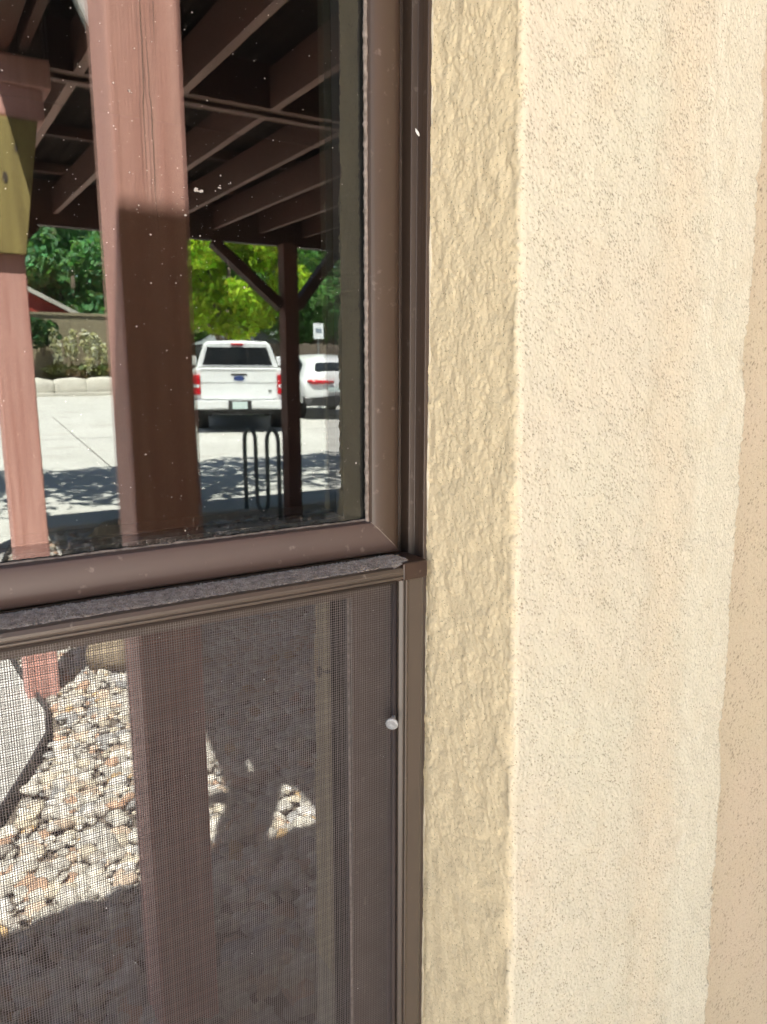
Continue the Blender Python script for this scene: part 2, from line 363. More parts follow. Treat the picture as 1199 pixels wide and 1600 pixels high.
def stucco_sweep(name, prof, step, zstep, mat, seed, jamb_len, leanf):
    P, s = resample(prof, step); W = len(P)
    T = np.gradient(P, axis=0)
    k = 5; pad = np.pad(T, ((k, k), (0, 0)), mode='edge')
    T = np.stack([np.convolve(pad[:, i], np.ones(2 * k + 1) / (2 * k + 1), 'valid') for i in (0, 1)], 1)
    Nn = np.stack([T[:, 1], -T[:, 0]], 1); Nn /= np.linalg.norm(Nn, axis=1)[:, None]
    z = np.arange(Z0, Z1 + zstep / 2, zstep); Hh = len(z)
    # jamb: soft lumps drawn out downwards; face: fine sand with pits
    a = bandnoise(Hh, W, 3.2, 9, seed); b = bandnoise(Hh, W, 2.0, 4.5, seed + 1); c = bandnoise(Hh, W, 30, 200, seed + 2)
    vert = bandnoise(Hh * 2, W, 6, 14, seed + 3)[::2][:Hh]
    mask = bandnoise(Hh, W, 25, 90, seed + 4)
    jw = int(jamb_len / step) + 14; dm = np.zeros((Hh, W)); dm[:, :jw] = domes(Hh, jw, seed + 9)
    rough_z = np.clip((z - 1.00) / 0.25, 0.55, 1.0)[:, None]           # the return was floated smoother low down
    lumps = dm * 0.00088 * rough_z * (0.85 + 0.25 * np.tanh(mask)) + vert * 0.00005 + b * 0.00003
    sand = b * 0.00013 + a * 0.00015
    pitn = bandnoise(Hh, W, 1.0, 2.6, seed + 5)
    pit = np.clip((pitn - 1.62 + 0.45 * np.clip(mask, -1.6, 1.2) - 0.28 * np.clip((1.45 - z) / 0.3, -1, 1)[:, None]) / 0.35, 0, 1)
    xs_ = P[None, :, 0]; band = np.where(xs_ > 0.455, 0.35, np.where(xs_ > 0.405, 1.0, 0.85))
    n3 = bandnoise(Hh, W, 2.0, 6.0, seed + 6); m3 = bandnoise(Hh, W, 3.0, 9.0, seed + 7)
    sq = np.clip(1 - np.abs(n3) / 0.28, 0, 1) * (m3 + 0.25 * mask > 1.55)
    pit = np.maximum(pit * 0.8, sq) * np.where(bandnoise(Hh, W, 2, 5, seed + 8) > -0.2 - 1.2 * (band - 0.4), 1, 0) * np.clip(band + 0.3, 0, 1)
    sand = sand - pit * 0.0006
    jm = 1 / (1 + np.exp((s - jamb_len) / 0.0012))[None, :]
    h = lumps * jm + sand * (1 - jm) + c * 0.00028
    # ragged arrises
    V = np.empty((Hh, W, 3)); rr = np.random.default_rng(seed + 20)
    def wob(lo, amp): q = rr.standard_normal(Hh + 4 * lo); q = np.convolve(q, np.hanning(lo + 2), 'same')[2 * lo:2 * lo + Hh]; return q / q.std() * amp
    arris = wob(4, 0.00035) + wob(60, 0.0007); outer = wob(5, 0.0007) + wob(45, 0.0011) + wob(200, 0.0012)
    wa = np.exp(-((s - jamb_len) / 0.004) ** 2); wo_ = np.clip((s - 0.285) / 0.02, 0, 1)
    V[..., 0] = P[None, :, 0] + Nn[None, :, 0] * h + arris[:, None] * wa[None] + outer[:, None] * wo_[None]
    V[..., 1] = P[None, :, 1] + Nn[None, :, 1] * h + leanf(z)[:, None] * np.clip((s - 0.02) / 0.05, 0, 1)[None, :]
    V[..., 2] = z[:, None]
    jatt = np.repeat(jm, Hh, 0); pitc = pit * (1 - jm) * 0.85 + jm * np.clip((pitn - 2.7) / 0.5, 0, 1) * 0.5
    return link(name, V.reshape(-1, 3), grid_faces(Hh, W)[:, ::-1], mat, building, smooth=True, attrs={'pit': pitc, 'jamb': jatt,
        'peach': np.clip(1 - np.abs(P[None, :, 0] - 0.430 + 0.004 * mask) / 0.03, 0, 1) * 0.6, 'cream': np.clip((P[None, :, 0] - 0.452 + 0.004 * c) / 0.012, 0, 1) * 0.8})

prof = [(0.2962, -0.020), (0.2968, -0.030), (0.2970, -0.060), (0.2968, -0.1125), (0.2976, -0.1150), (0.3000, -0.1162), (0.34, -0.1168), (0.403, -0.1166),
        (0.4085, -0.1161), (0.416, -0.1153), (0.428, -0.1151), (0.440, -0.1156), (0.455, -0.1158), (0.470, -0.1150), (0.5145, -0.1105),
        (0.5175, -0.1085), (0.5190, -0.1060), (0.5195, -0.066)]
stucco_sweep('window_surround', prof, 0.0008, 0.0009, M['stucco'], 101, 0.0945, lambda z: lean(z))
WALL_Y = -0.078
def wall_sheet():
    x = np.arange(0.505, 0.90, 0.0013); z = np.arange(0.78, Z1, 0.0014); Hh, W = len(z), len(x)
    b = bandnoise(Hh, W, 2, 4.5, 301); a = bandnoise(Hh, W, 3, 8, 302); pitn = bandnoise(Hh, W, 1.0, 2.6, 305); mask = bandnoise(Hh, W, 25, 90, 306)
    pit = np.clip((pitn - 1.8 + 0.35 * mask) / 0.4, 0, 1)
    V = np.empty((Hh, W, 3)); V[..., 0] = x[None]; V[..., 2] = z[:, None]
    V[..., 1] = WALL_Y + lean(z)[:, None] + b * 0.00014 + a * 0.00014 + pit * 0.0006
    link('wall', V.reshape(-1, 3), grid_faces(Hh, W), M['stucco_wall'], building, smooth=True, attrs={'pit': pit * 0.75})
wall_sheet()
# the rest of the facade, plain
w = MB(); X0, X1, HT = -7.0, 8.0, 2.955
w.box(0.895, X1, WALL_Y - 0.004, 0.12, 0, HT); w.box(0.5, 0.895, WALL_Y - 0.016, 0.12, 0, 0.781); w.box(0.5, 0.895, WALL_Y + 0.010, 0.12, Z1 - 0.001, HT)
w.box(X0, -0.84, WALL_Y, 0.12, 0, HT); w.box(-0.84, 0.5, WALL_Y, 0.12, 0, 0.62); w.box(-0.84, 0.5, WALL_Y, 0.12, 2.20, HT)
w.box(0.5, 0.895, -0.02, 0.12, 0.781, Z1 - 0.001)
w.build('facade', M['stucco_wall'], building)
s_ = MB(); s_.box(0.2968, 0.519, -0.1305, -0.0, 0.60, Z0 + 0.001); s_.box(0.2968, 0.519, -0.1055, 0.0, Z1 - 0.001, 2.22)
s_.box(0.3020, 0.506, -0.06, 0.0, Z0, Z1)
s_.build('surround_extension', M['stucco'], building, bevel=0.004)
for nm, bx_ in (('surround_leg', (-0.85, -0.634, 0.60, 2.22)), ('surround_head', (-0.634, 0.2968, 2.02, 2.22)), ('surround_sill', (-0.634, 0.2968, 0.60, 0.78))):
    q = MB(); q.box(bx_[0], bx_[1], -0.115, 0.0, bx_[2], bx_[3]); q.build(nm, M['stucco'], building, bevel=0.004)
e = MB(); e.box(X0, X1, -0.588, 0.5, 2.96, 2.99); e.build('soffit', M['soffit'], building)
e = MB(); e.box(X0, X1, -0.615, -0.589, 2.93, 3.085); e.build('fascia', M['fascia'], building)
e = MB(); e.add([(X0, -0.632, 3.09), (X1, -0.632, 3.09), (X1, 3.2, 3.9), (X0, 3.2, 3.9), (X0, -0.632, 3.13), (X1, -0.632, 3.13), (X1, 3.2, 3.94), (X0, 3.2, 3.94)],
                [(3, 2, 1, 0), (4, 5, 6, 7), (0, 1, 5, 4), (1, 2, 6, 5), (2, 3, 7, 6), (3, 0, 4, 7)]); e.build('roof', M['roofmetal'], building)

# room behind the panes
room = MB(); T = 0.05
room.box(-3, 3, 0.13, 4.0, -T, 0); room.box(-3, 3, 0.13, 4.0, 2.8, 2.8 + T); room.box(-3 - T, -3, 0.13, 4.0, 0, 2.8)
room.box(3, 3 + T, 0.13, 4.0, 0, 2.8); room.box(-3, 3, 4.0, 4.0 + T, 0, 2.8)
room.box(-3, -0.63, 0.121, 0.13, 0, 2.8); room.box(0.30, 3, 0.121, 0.13, 0, 2.8); room.box(-0.63, 0.30, 0.121, 0.13, 0, 0.7); room.box(-0.63, 0.30, 0.121, 0.13, 2.1, 2.8)
tag(room.build('room_interior', M['roomwall']), kind='structure')

# ================================================================ THE WINDOW
WX0, WXG = -0.60, 0.259          # clear width between the sash stiles
ZG = 1.3975; SW = 0.024; ZT = 2.0
window = thing('window', (-0.17, 0.0, 0.72), 'brown aluminium window with a mirror-like upper pane beside the stucco jamb', 'window')
fr = [(0.2965, -0.027), (0.2965, 0.06), (0.2868, 0.06), (0.2868, -0.0035), (0.2885, -0.0045), (0.2892, -0.0015), (0.2915, -0.001), (0.2915, -0.0115),
      (0.2958, -0.0125), (0.2958, -0.0205), (0.2936, -0.0215), (0.2934, -0.0265)]
m = MB(); m.prism(fr[::-1], lambda p, t: (p[0], p[1], t), 0.78, 2.02); m.build('frame_jamb', M['bronze'], window, bevel=0.0004)
m = MB(); m.prism([(-0.6 - SW - 0.0135 - (p[0] - 0.2965), p[1]) for p in fr], lambda p, t: (p[0], p[1], t), 0.78, 2.02)
m.xform(lambda p: (p[0] + 0.0, p[1], p[2])); m.build('frame_jamb', M['bronze'], window)
m = MB(); m.box(-0.63, 0.2867, -0.027, 0.06, 0.78, 0.80); m.build('frame_sill', M['bronze'], window)
m = MB(); m.box(-0.63, 0.2867, -0.020, 0.06, 2.0245, 2.04); m.build('frame_head', M['bronze'], window)
c = MB(); cp = []
for i in range(160):
    z = Z0 + i * (Z1 - Z0) / 159; cp.append((0.2972 + 0.0003 * math.sin(z * 47) + random.uniform(-.00015, .00015), -0.0268 + 0.0003 * math.sin(z * 83 + 1), z))
c.tube(cp, [0.0014 + random.uniform(-.0002, .0002) for _ in cp], 8); c.build('caulk_bead', M['caulk'], window, smooth=True)

# upper sash: mitred bars round the panes
sash = bpy.data.objects.new('glazed_sash', None); col.objects.link(sash); sash.parent = window
sp = [(0.0, -0.004), (0.0, -0.0125), (0.0010, -0.0145), (0.0035, -0.0158), (0.010, -0.0166), (0.016, -0.0165), (0.0205, -0.0155), (0.0230, -0.0132), (0.0240, -0.010), (0.0240, 0.03), (0.0, 0.03)]
def mitred(kind):
    n = len(sp); V = []; g = 0.00012
    for end in (0, 1):
        for wv, yv in sp:
            if kind == 'R': V.append((WXG + wv, yv, (ZG - wv + g) if end == 0 else (ZT + wv - g)))
            if kind == 'L': V.append((WX0 - wv, yv, (ZG - wv + g) if end == 0 else (ZT + wv - g)))
            if kind == 'B': V.append(((WX0 - wv) if end == 0 else (WXG + wv - g), yv, ZG - wv))
            if kind == 'T': V.append(((WX0 - wv) if end == 0 else (WXG + wv), yv, ZT + wv))
    F = [(i, (i + 1) % n, n + (i + 1) % n, n + i) for i in range(n)] + [tuple(range(n))[::-1], tuple(range(n, 2 * n))]
    if kind in 'LB': F = [f[::-1] for f in F]
    if kind == 'B': F = [f[::-1] for f in F]
    return V, F
def fixn(o):
    bm = bmesh.new(); bm.from_mesh(o.data); bmesh.ops.recalc_face_normals(bm, faces=bm.faces); bm.to_mesh(o.data); bm.free(); return o
for kd, nm, mt in (('R', 'stile', 'bronze'), ('L', 'stile', 'bronze'), ('B', 'bottom_rail', 'bronze_rail'), ('T', 'top_rail', 'bronze')):
    V, F = mitred(kd); o = fixn(link(nm, V, F, M[mt], sash)); 
    for pl in o.data.polygons: pl.use_smooth = len(pl.vertices) == 4 and pl.area < 1
    o.data.polygons.foreach_set('use_smooth', [len(p.vertices) == 4 for p in o.data.polygons])
    o.data.set_sharp_from_angle(angle=math.radians(35)) if hasattr(o.data, 'set_sharp_from_angle') else None
# dirt packed in the mitre
m = MB(); m.tube([(WXG + 0.0002, -0.0138, ZG - 0.0002), (WXG + 0.004, -0.0160, ZG - 0.004), (WXG + 0.010, -0.0167, ZG - 0.010), (WXG + 0.017, -0.0165, ZG - 0.017), (WXG + 0.0225, -0.0138, ZG - 0.0225)], 0.00026, 6)
m.build('mitre_dirt', M['gasket'], sash)
# glazing bead beside the pane, fuzzy with dust
for nm, a_, b_ in (('glazing_bead', (WXG - 0.0006, -0.0110, ZG - 0.001), (WXG - 0.0006, -0.0110, ZT)), ('glazing_bead', (WX0, -0.0095, ZG + 0.0004), (WXG, -0.0095, ZG + 0.0004))):
    m = MB(); pts = []; rr = []
    for i in range(300):
        t = i / 299; q = Vector(a_).lerp(Vector(b_), t); pts.append(q + Vector((random.uniform(-.0002, .0002), random.uniform(-.0002, .0002), random.uniform(-.0002, .0002))))
        rr.append((0.0016 if a_[0] == b_[0] else 0.0009) * random.uniform(0.75, 1.2))
    m.tube(pts, rr, 6); m.build(nm, M['gasket'], sash, smooth=True)
def pane(nm, x0, x1, z0, z1, y, mat, par):
    link(nm, [(x0, y, z0), (x1, y, z0), (x1, y, z1), (x0, y, z1)], [(0, 1, 2, 3)], M[mat], par)
pane('pane', WX0 - 0.004, WXG + 0.004, ZG - 0.004, ZT + 0.004, -0.008, 'glass_out', sash)
pane('pane', WX0 - 0.004, WXG + 0.004, ZG - 0.004, ZT + 0.004, 0.0035, 'glass_in', sash)
m = MB(); m.box(WXG - 0.0165, WXG + 0.003, -0.007, 0.003, ZG, ZT); m.build('pane_spacer', M['rubber'], sash)  # spacer widened to darken the jamb's reflection at the pane edge
m = MB(); m.box(WX0, WXG - 0.0166, -0.007, 0.003, ZG - 0.003, ZG + 0.004); m.build('pane_spacer', M['rubber'], sash)
m = MB(); m.box(-0.625, 0.2866, -0.0070, 0.0300, 1.345, 1.3732); m.build('meeting_bar', M['bronze'], window)
# crumbs of dirt lying along the bottom of the pane
cr = MB()
for i in range(330):
    x = random.uniform(0.0, 0.255) if i < 110 else random.gauss(0.128, 0.022)
    r = random.uniform(0.0002, 0.00045) if i < 330 else random.uniform(0.0004, 0.0008)
    zc = ZG + abs(random.gauss(0, 0.0011)) + 0.0004 + (0.0022 * math.exp(-((x - 0.135) / 0.02) ** 2) * random.random())
    yc = -0.0092 - random.random() * 0.0035
    V = [(x + random.uniform(-1, 1) * r, yc + random.uniform(-1, 1) * r * .6, zc + random.uniform(-1, 1) * r) for _ in range(4)]
    cr.add(V, [(0, 1, 2), (0, 2, 3), (0, 3, 1), (1, 3, 2)])
tag(cr.build('dirt_crumbs', M['crumb'], sash), kind='stuff')

# dried specks on the face of the pane
cr = MB()
for i in range(900):
    if i < 420: x = random.uniform(0.03, 0.262); z = random.uniform(1.40, 1.80)
    else:
        cxz = ((0.125, 1.47, .022, .05), (0.128, 1.56, .02, .03), (0.155, 1.57, .02, .02), (0.10, 1.60, .03, .03), (0.16, 1.68, .04, .04), (0.235, 1.44, .02, .03), (0.06, 1.62, .03, .03), (0.13, 1.42, .03, .012))[i % 8]
        x = random.gauss(cxz[0], cxz[2]); z = random.gauss(cxz[1], cxz[3])
    if not (WX0 < x < WXG and ZG < z): continue
    r = min(0.00085, 0.00014 * math.exp(random.gauss(0.25, 0.55)))
    V = [(x + r * math.cos(a) * random.uniform(.5, 1.1), -0.0083 - 0.0002 * (a == 0), z + r * math.sin(a) * random.uniform(.5, 1.1)) for a in (0, 1.25, 2.5, 3.8, 5.0)]
    cr.add(V, [(0, 1, 2, 3, 4)])
for (x, z, r) in ((0.152, 1.5945, .0030), (0.1635, 1.5985, .0016), (0.1705, 1.601, .0011), (0.118, 1.640, .0013)):
    for k in range(5):
        a0 = random.uniform(0, 6.28); xx = x + random.uniform(-1, 1) * r; zz = z + random.uniform(-.5, .5) * r
        cr.add([(xx + .5 * r * math.cos(a0 + t) * random.uniform(.4, 1), -0.0084 - 0.0001 * k, zz + .35 * r * math.sin(a0 + t) * random.uniform(.4, 1)) for t in (0, 1.5, 3, 4.6)], [(0, 1, 2, 3)])
tag(cr.build('dust_specks', M['speck'], sash), kind='stuff')

# lower sash, set back behind the screen
lsash = bpy.data.objects.new('sliding_sash', None); col.objects.link(lsash); lsash.parent = window
m = MB(); m.box(0.2555, 0.2866, 0.008, 0.058, 0.80, 1.3445); m.build('stile', M['bronze'], lsash, bevel=0.0012)
m = MB(); m.box(-0.622, -0.605, 0.008, 0.058, 0.80, 1.3445); m.build('stile', M['bronze'], lsash, bevel=0.0012)
m = MB(); m.box(-0.605, 0.2555, 0.0300, 0.058, 1.330, 1.3990); m.build('meeting_rail', M['bronze'], lsash, bevel=0.0012)
m = MB(); m.box(-0.605, 0.2555, 0.0085, 0.058, 0.80, 0.83); m.build('bottom_rail', M['bronze'], lsash, bevel=0.0012)
m = MB(); m.tube([(0.2543, 0.0088, 0.83), (0.2543, 0.0088, 1.3445)], 0.0012, 8); m.build('glazing_bead', M['gasket'], lsash, smooth=True)
pane('pane', -0.606, 0.2562, 0.82, 1.3449, 0.014, 'glass_low', lsash)
m = MB(); m.box(0.2400, 0.2554, 0.0155, 0.0295, 0.83, 1.3445); m.build('pane_spacer', M['rubber'], lsash)  # dark strip added behind the single pane to subdue bright edge stripes

# ================================================================ THE INSECT SCREEN
screen = thing('insect_screen', (-0.17, -0.03, 0.80), 'brown framed insect screen with dusty top rail over the lower half of the window', 'insect screen')
ZB = 0.805
tp = [(-0.0075, 1.3600), (-0.0375, 1.3618), (-0.0383, 1.3626), (-0.0383, 1.3636), (-0.0372, 1.3642), (-0.0372, 1.3647), (-0.0380, 1.3652), (-0.0380, 1.3672), (-0.0368, 1.3692),
      (-0.0345, 1.3700), (-0.0160, 1.3712), (-0.0125, 1.3718), (-0.0112, 1.3728), (-0.0082, 1.3730), (-0.0075, 1.3725)]
m = MB(); m.prism(tp, lambda p, t: (t, p[0], p[1]), -0.60, 0.2700); o = m.build('top_rail', M['screen_frame'], screen, bevel=0.0003); fixn(o)
top_rail = o
# screen stile with its two lips
st = [(0.2692, -0.0335), (0.2716, -0.0352), (0.2722, -0.0345), (0.2724, -0.0330), (0.2736, -0.0330), (0.2739, -0.0350), (0.2752, -0.0352), (0.2764, -0.0342), (0.2868, -0.0350), (0.2885, -0.0338), (0.2890, -0.0300), (0.2890, -0.0275), (0.2700, -0.0275)]
m = MB(); m.prism(st, lambda p, t: (p[0], p[1], t), ZB, 1.3600); fixn(m.build('side_rail', M['screen_frame'], screen, bevel=0.0003))
m = MB(); m.prism([(-0.33 - (p[0]), p[1]) for p in st], lambda p, t: (p[0], p[1], t), ZB, 1.3600); fixn(m.build('side_rail', M['screen_frame'], screen))
m = MB(); m.box(-0.598, 0.2692, -0.0350, -0.0275, ZB - 0.004, ZB + 0.012); m.build('bottom_rail', M['screen_frame'], screen, bevel=0.001)
# moulded corner piece
m = MB()
m.prism([(0.2702, -0.0372), (0.2890, -0.0372), (0.2905, -0.0358), (0.2907, -0.010), (0.2895, -0.0085), (0.2702, -0.0085)], lambda p, t: (p[0], p[1], t), 1.3603, 1.3722)
fixn(m.build('corner_piece', M['corner_plastic'], screen, bevel=0.0011))
m = MB(); m.box(0.2660, 0.2701, -0.0362, -0.030, 1.3603, 1.3635); m.build('corner_key', M['corner_plastic'], screen, bevel=0.0006)
m = MB(); m.tube([(0.2676, -0.0300, ZB), (0.2676, -0.0300, 1.3598)], 0.0020, 8); m.build('spline', M['spline'], screen, smooth=True)
m = MB(); m.tube([(-0.598, -0.0325, 1.3597), (0.2665, -0.0325, 1.3597)], 0.0016, 8); m.build('spline', M['spline'], screen, smooth=True)
# woven wire cloth: every wire is there, warp and weft passing over and under
PX, PZ, R_ = 0.00141, 0.00159, 0.000165
def wires():
    xs = np.arange(-0.600, 0.2672, PX); zs = np.arange(ZB + 0.010, 1.3605, PZ); Vs = []; Fs = []; n = 0
    jx = rng.normal(0, 0.00004, len(xs)); jz = rng.normal(0, 0.00004, len(zs)); ym = -0.0295
    def wire(A, B):   # A, B: end points; a four sided rod
        nonlocal n
        A = np.array(A); B = np.array(B); k = 0 if abs(B[0] - A[0]) > abs(B[2] - A[2]) else 2
        o = np.zeros((4, 3)); ax = [i for i in (0, 1, 2) if i != k]
        o[:, ax[0]] = [R_, 0, -R_, 0]; o[:, ax[1]] = [0, R_, 0, -R_]
        Vs.append(np.vstack([A + o, B + o])); f = np.array([(i, (i + 1) % 4, 4 + (i + 1) % 4, 4 + i) for i in range(4)]) + n
        Fs.append(f); n += 8
    for x, j in zip(xs, jx): wire((x + j, ym - R_ * 0.7, ZB + 0.005), (x + j + rng.normal(0, 0.00006), ym - R_ * 0.7, 1.3615))
    for z, j in zip(zs, jz): wire((-0.602, ym + R_ * 0.7, z + j), (0.2690, ym + R_ * 0.7, z + j + rng.normal(0, 0.00006)))
    return np.vstack(Vs), np.vstack(Fs)
V, F = wires(); tag(fixn(link('wire_cloth', V, F, M['wire'], screen)), kind='stuff')
# lint and grit caught in the wires
cr = MB()
for i in range(150):
    x = random.uniform(0.0, 0.266); z = random.uniform(1.02, 1.355); r = random.choice((0.0002, 0.00025, 0.0003, 0.00045))
    V = [(x + random.uniform(-1, 1) * r, -0.0300 - random.random() * r, z + random.uniform(-1, 1) * r) for _ in range(4)]
    cr.add(V, [(0, 1, 2), (0, 2, 3), (0, 3, 1), (1, 3, 2)])
tag(cr.build('grit', M['flake'], screen), kind='stuff')
# layer of dust on the top rail: grid with lumps, a rounded end on the corner piece
def dust_layer():
    xs = np.arange(-0.30, 0.2815, 0.0005); ys = np.linspace(-0.0365, -0.0105, 46)
    Hh, W = len(ys), len(xs)
    a = bandnoise(Hh, W, 2, 4, 71); b = bandnoise(Hh, W, 4, 14, 72); cc = bandnoise(Hh, W, 12, 50, 73)
    t = np.clip(a * 0.00022 + b * 0.00022 + 0.00050, 0, None)
    yy = ys[:, None] + 0 * xs[None]; xx = xs[None] + 0 * ys[:, None]
    edge = np.clip((yy + 0.0350 + cc * 0.0003) / 0.0025, 0, 1) * np.clip((-0.0115 - yy + 0.0002 * cc) / 0.001, 0, 1)
    dx = np.clip((0.2800 - xx) / 0.006, 0, 1); end = np.clip((dx - np.clip(np.abs(yy + 0.0235) / 0.0125, 0, 1) ** 4 * (xx > 0.272)) * 3, 0, 1)
    top = np.interp(ys, [p[0] for p in tp[8:12]], [p[1] for p in tp[8:12]])[:, None] + 0 * xx
    top = np.where(xx > 0.2700, 1.3722 + 0 * xx, top)
    bl = np.clip((xx - 0.262) / 0.008, 0, 1)
    top = top * (1 - bl) + np.maximum(top, 1.3722) * bl
    z = top - 0.0005 + (t + 0.0004) * edge * end
    V = np.stack([xx, yy, z], -1).reshape(-1, 3)
    return link('dust_layer', V, grid_faces(Hh, W), M['dust'], top_rail, smooth=True)
tag(dust_layer(), kind='stuff')
# clear plastic pin that the screen is pulled by
pin = bpy.data.objects.new('pull_pin', None); col.objects.link(pin); pin.parent = screen; pin['label'] = 'clear plastic pin pushed through the wire cloth'
def disc(cn, ax, r0, prof_, n=20):
    ax = Vector(ax).normalized(); a = ax.orthogonal().normalized(); b = ax.cross(a); q = MB()
    V = []; 
    for h, r in prof_: V += [Vector(cn) + ax * h + (a * math.cos(2 * math.pi * k / n) + b * math.sin(2 * math.pi * k / n)) * r for k in range(n)]
    F = [(i * n + k, i * n + (k + 1) % n, (i + 1) * n + (k + 1) % n, (i + 1) * n + k) for i in range(len(prof_) - 1) for k in range(n)]
    F += [tuple(range(n))[::-1], tuple(range((len(prof_) - 1) * n, len(prof_) * n))]
    return q.add(V, F)
pc = (0.2600, -0.0395, 1.2625); pax = (0.62, 0.75, 0.10)
disc(pc, pax, 0, [(-0.0002, 0.0018), (-0.0006, 0.0036), (0.0000, 0.0044), (0.0007, 0.0045), (0.0012, 0.0040), (0.0014, 0.0016)]).build('head', M['clear'], pin, smooth=True)
disc(pc, pax, 0, [(0.0011, 0.0009), (0.004, 0.0008), (0.0055, 0.0010), (0.0068, 0.0016), (0.0085, 0.0017), (0.0098, 0.0012)]).build('stem', M['clear'], pin, smooth=True)

# pale flake stuck on the frame
fl = MB(); fx, fy, fz = 0.2886, -0.0225, 1.6415
fl.add([(fx - .0012, fy, fz + .0026), (fx - .0016, fy - .0006, fz + .0006), (fx - .0004, fy - .0011, fz - .0014), (fx + .0012, fy - .0008, fz - .0020), (fx + .0016, fy - .0002, fz - .0003), (fx + .0006, fy - .0010, fz + .0002), (fx + .0002, fy - .0005, fz + .0010)],
       [(0, 1, 6), (1, 2, 5, 6), (2, 3, 4, 5)])
o = fl.build('petal_flake', M['flake'], None, loc=None); md = o.modifiers.new('thick', 'SOLIDIFY'); md.thickness = 0.0003
tag(o, 'tiny white curled flake stuck on the brown window frame', 'flake')

# desk inside the room, seen dimly through the pane
desk = thing('wooden_desk', (0.75, 1.0, 0.0), 'dim brown wooden desk inside the room behind the glass', 'desk')
m = MB(); m.box(0.2, 1.3, 0.85, 1.45, 1.02, 1.05); m.build('desktop', M['deskwood'], desk)
m = MB(); m.box(0.25, 1.25, 0.88, 0.90, 0.86, 1.02); m.build('apron', M['deskwood'], desk)
for x, y in ((0.24, 0.88), (1.22, 0.88), (0.24, 1.40), (1.22, 1.40)):
    m = MB(); m.box(x, x + 0.04, y - 0.0, y + 0.04, 0.0, 1.019); m.build('leg', M['deskwood'], desk)

# ================================================================ OUT IN FRONT OF THE WINDOW (seen in the panes)
# from here on points are (x, distance in front of the camera plane seen in the pane, z): link(..., mirror=True)
def rise(y): return 0.012 * max(0.0, y - 7.6)          # the lot climbs gently away from the building
def sheet(name, poly, z, mat, kind='structure', slope=False):
    n = len(poly); V = [(x, y, z + (rise(y) if slope else 0.0)) for x, y in poly]; F = [tuple(range(n))]
    o = link(name, V, F, mat, None, mirror=True)
    bm = bmesh.new(); bm.from_mesh(o.data)
    for f in bm.faces:
        if f.normal.z < 0: f.normal_flip()
    bm.to_mesh(o.data); bm.free()
    if kind: o['kind'] = kind
    return o
sheet('ground', [(-500, -60), (500, -60), (500, 700), (-500, 700)], -0.05, M['earth'])
edge_pts = [(-0.75, 0.9), (-0.45, 1.5), (-0.10, 2.15), (0.139, 2.60), (0.309, 2.97), (0.405, 3.2), (0.44, 3.45), (0.40, 3.9), (0.36, 4.6), (0.42, 5.6), (0.62, 6.7), (0.80, 7.45)]
sheet('gravel_bed', [(-0.75, 0.5)] + edge_pts + [(7.0, 7.15), (9, 7.1), (9, 0.5)], -0.030, M['soil'])
sheet('walkway', [(-6, 0.5), (-0.78, 0.5)] + [(x - 0.03, y) for x, y in edge_pts] + [(0.80, 7.5), (-6, 7.7)], 0.0, M['concrete'])
sheet('parking_apron', [(-60, 7.70), (-6, 7.70), (0.80, 7.50), (9, 7.12), (60, 5.0), (60, 7.60), (9, 7.62), (0, 7.72), (-60, 7.72)], -0.004, M['concrete'])
sheet('parking_lot', [(-60, 7.60), (60, 7.60), (60, 60), (-60, 60)], -0.0035, M['concrete'], slope=True)
m = MB()
for (a, b) in zip(edge_pts[:-1], edge_pts[1:]):
    m.bar((a[0] - .02, a[1], -0.02), (b[0] - .02, b[1], -0.02), 0.012, 0.09)
tag(m.build('bed_edging', M['blackplastic'], None, mirror=True), 'thin dark metal edging between walkway and river stones', 'edging')
def strip(name, p, q, wd, z, mat):
    d = Vector((q[0] - p[0], q[1] - p[1], 0)).normalized(); nrm = Vector((-d.y, d.x, 0)) * wd / 2
    P = [(p[0] + nrm.x, p[1] + nrm.y), (q[0] + nrm.x, q[1] + nrm.y), (q[0] - nrm.x, q[1] - nrm.y), (p[0] - nrm.x, p[1] - nrm.y)]
    return sheet(name, P, z, mat, slope=True)
strip('pavement_joint', (2.5, 11.3), (3.4, 22.0), 0.014, 0.003, M['joint'])
strip('pavement_joint', (-4.0, 16.2), (13.0, 15.4), 0.03, 0.003, M['joint'])
# kerb of the bed along the lot
m = MB(); m.prism([(0, 0), (0.14, 0), (0.14, 0.075), (0.12, 0.09), (0.02, 0.09), (0, 0.07)], lambda p, t: (0.82 + t * 8.2, 7.30 - t * 0.33 + p[0], p[1] - 0.02), 0, 1)
k = fixn(m.build('kerb', M['concrete_white'], None, mirror=True)); k['kind'] = 'structure'

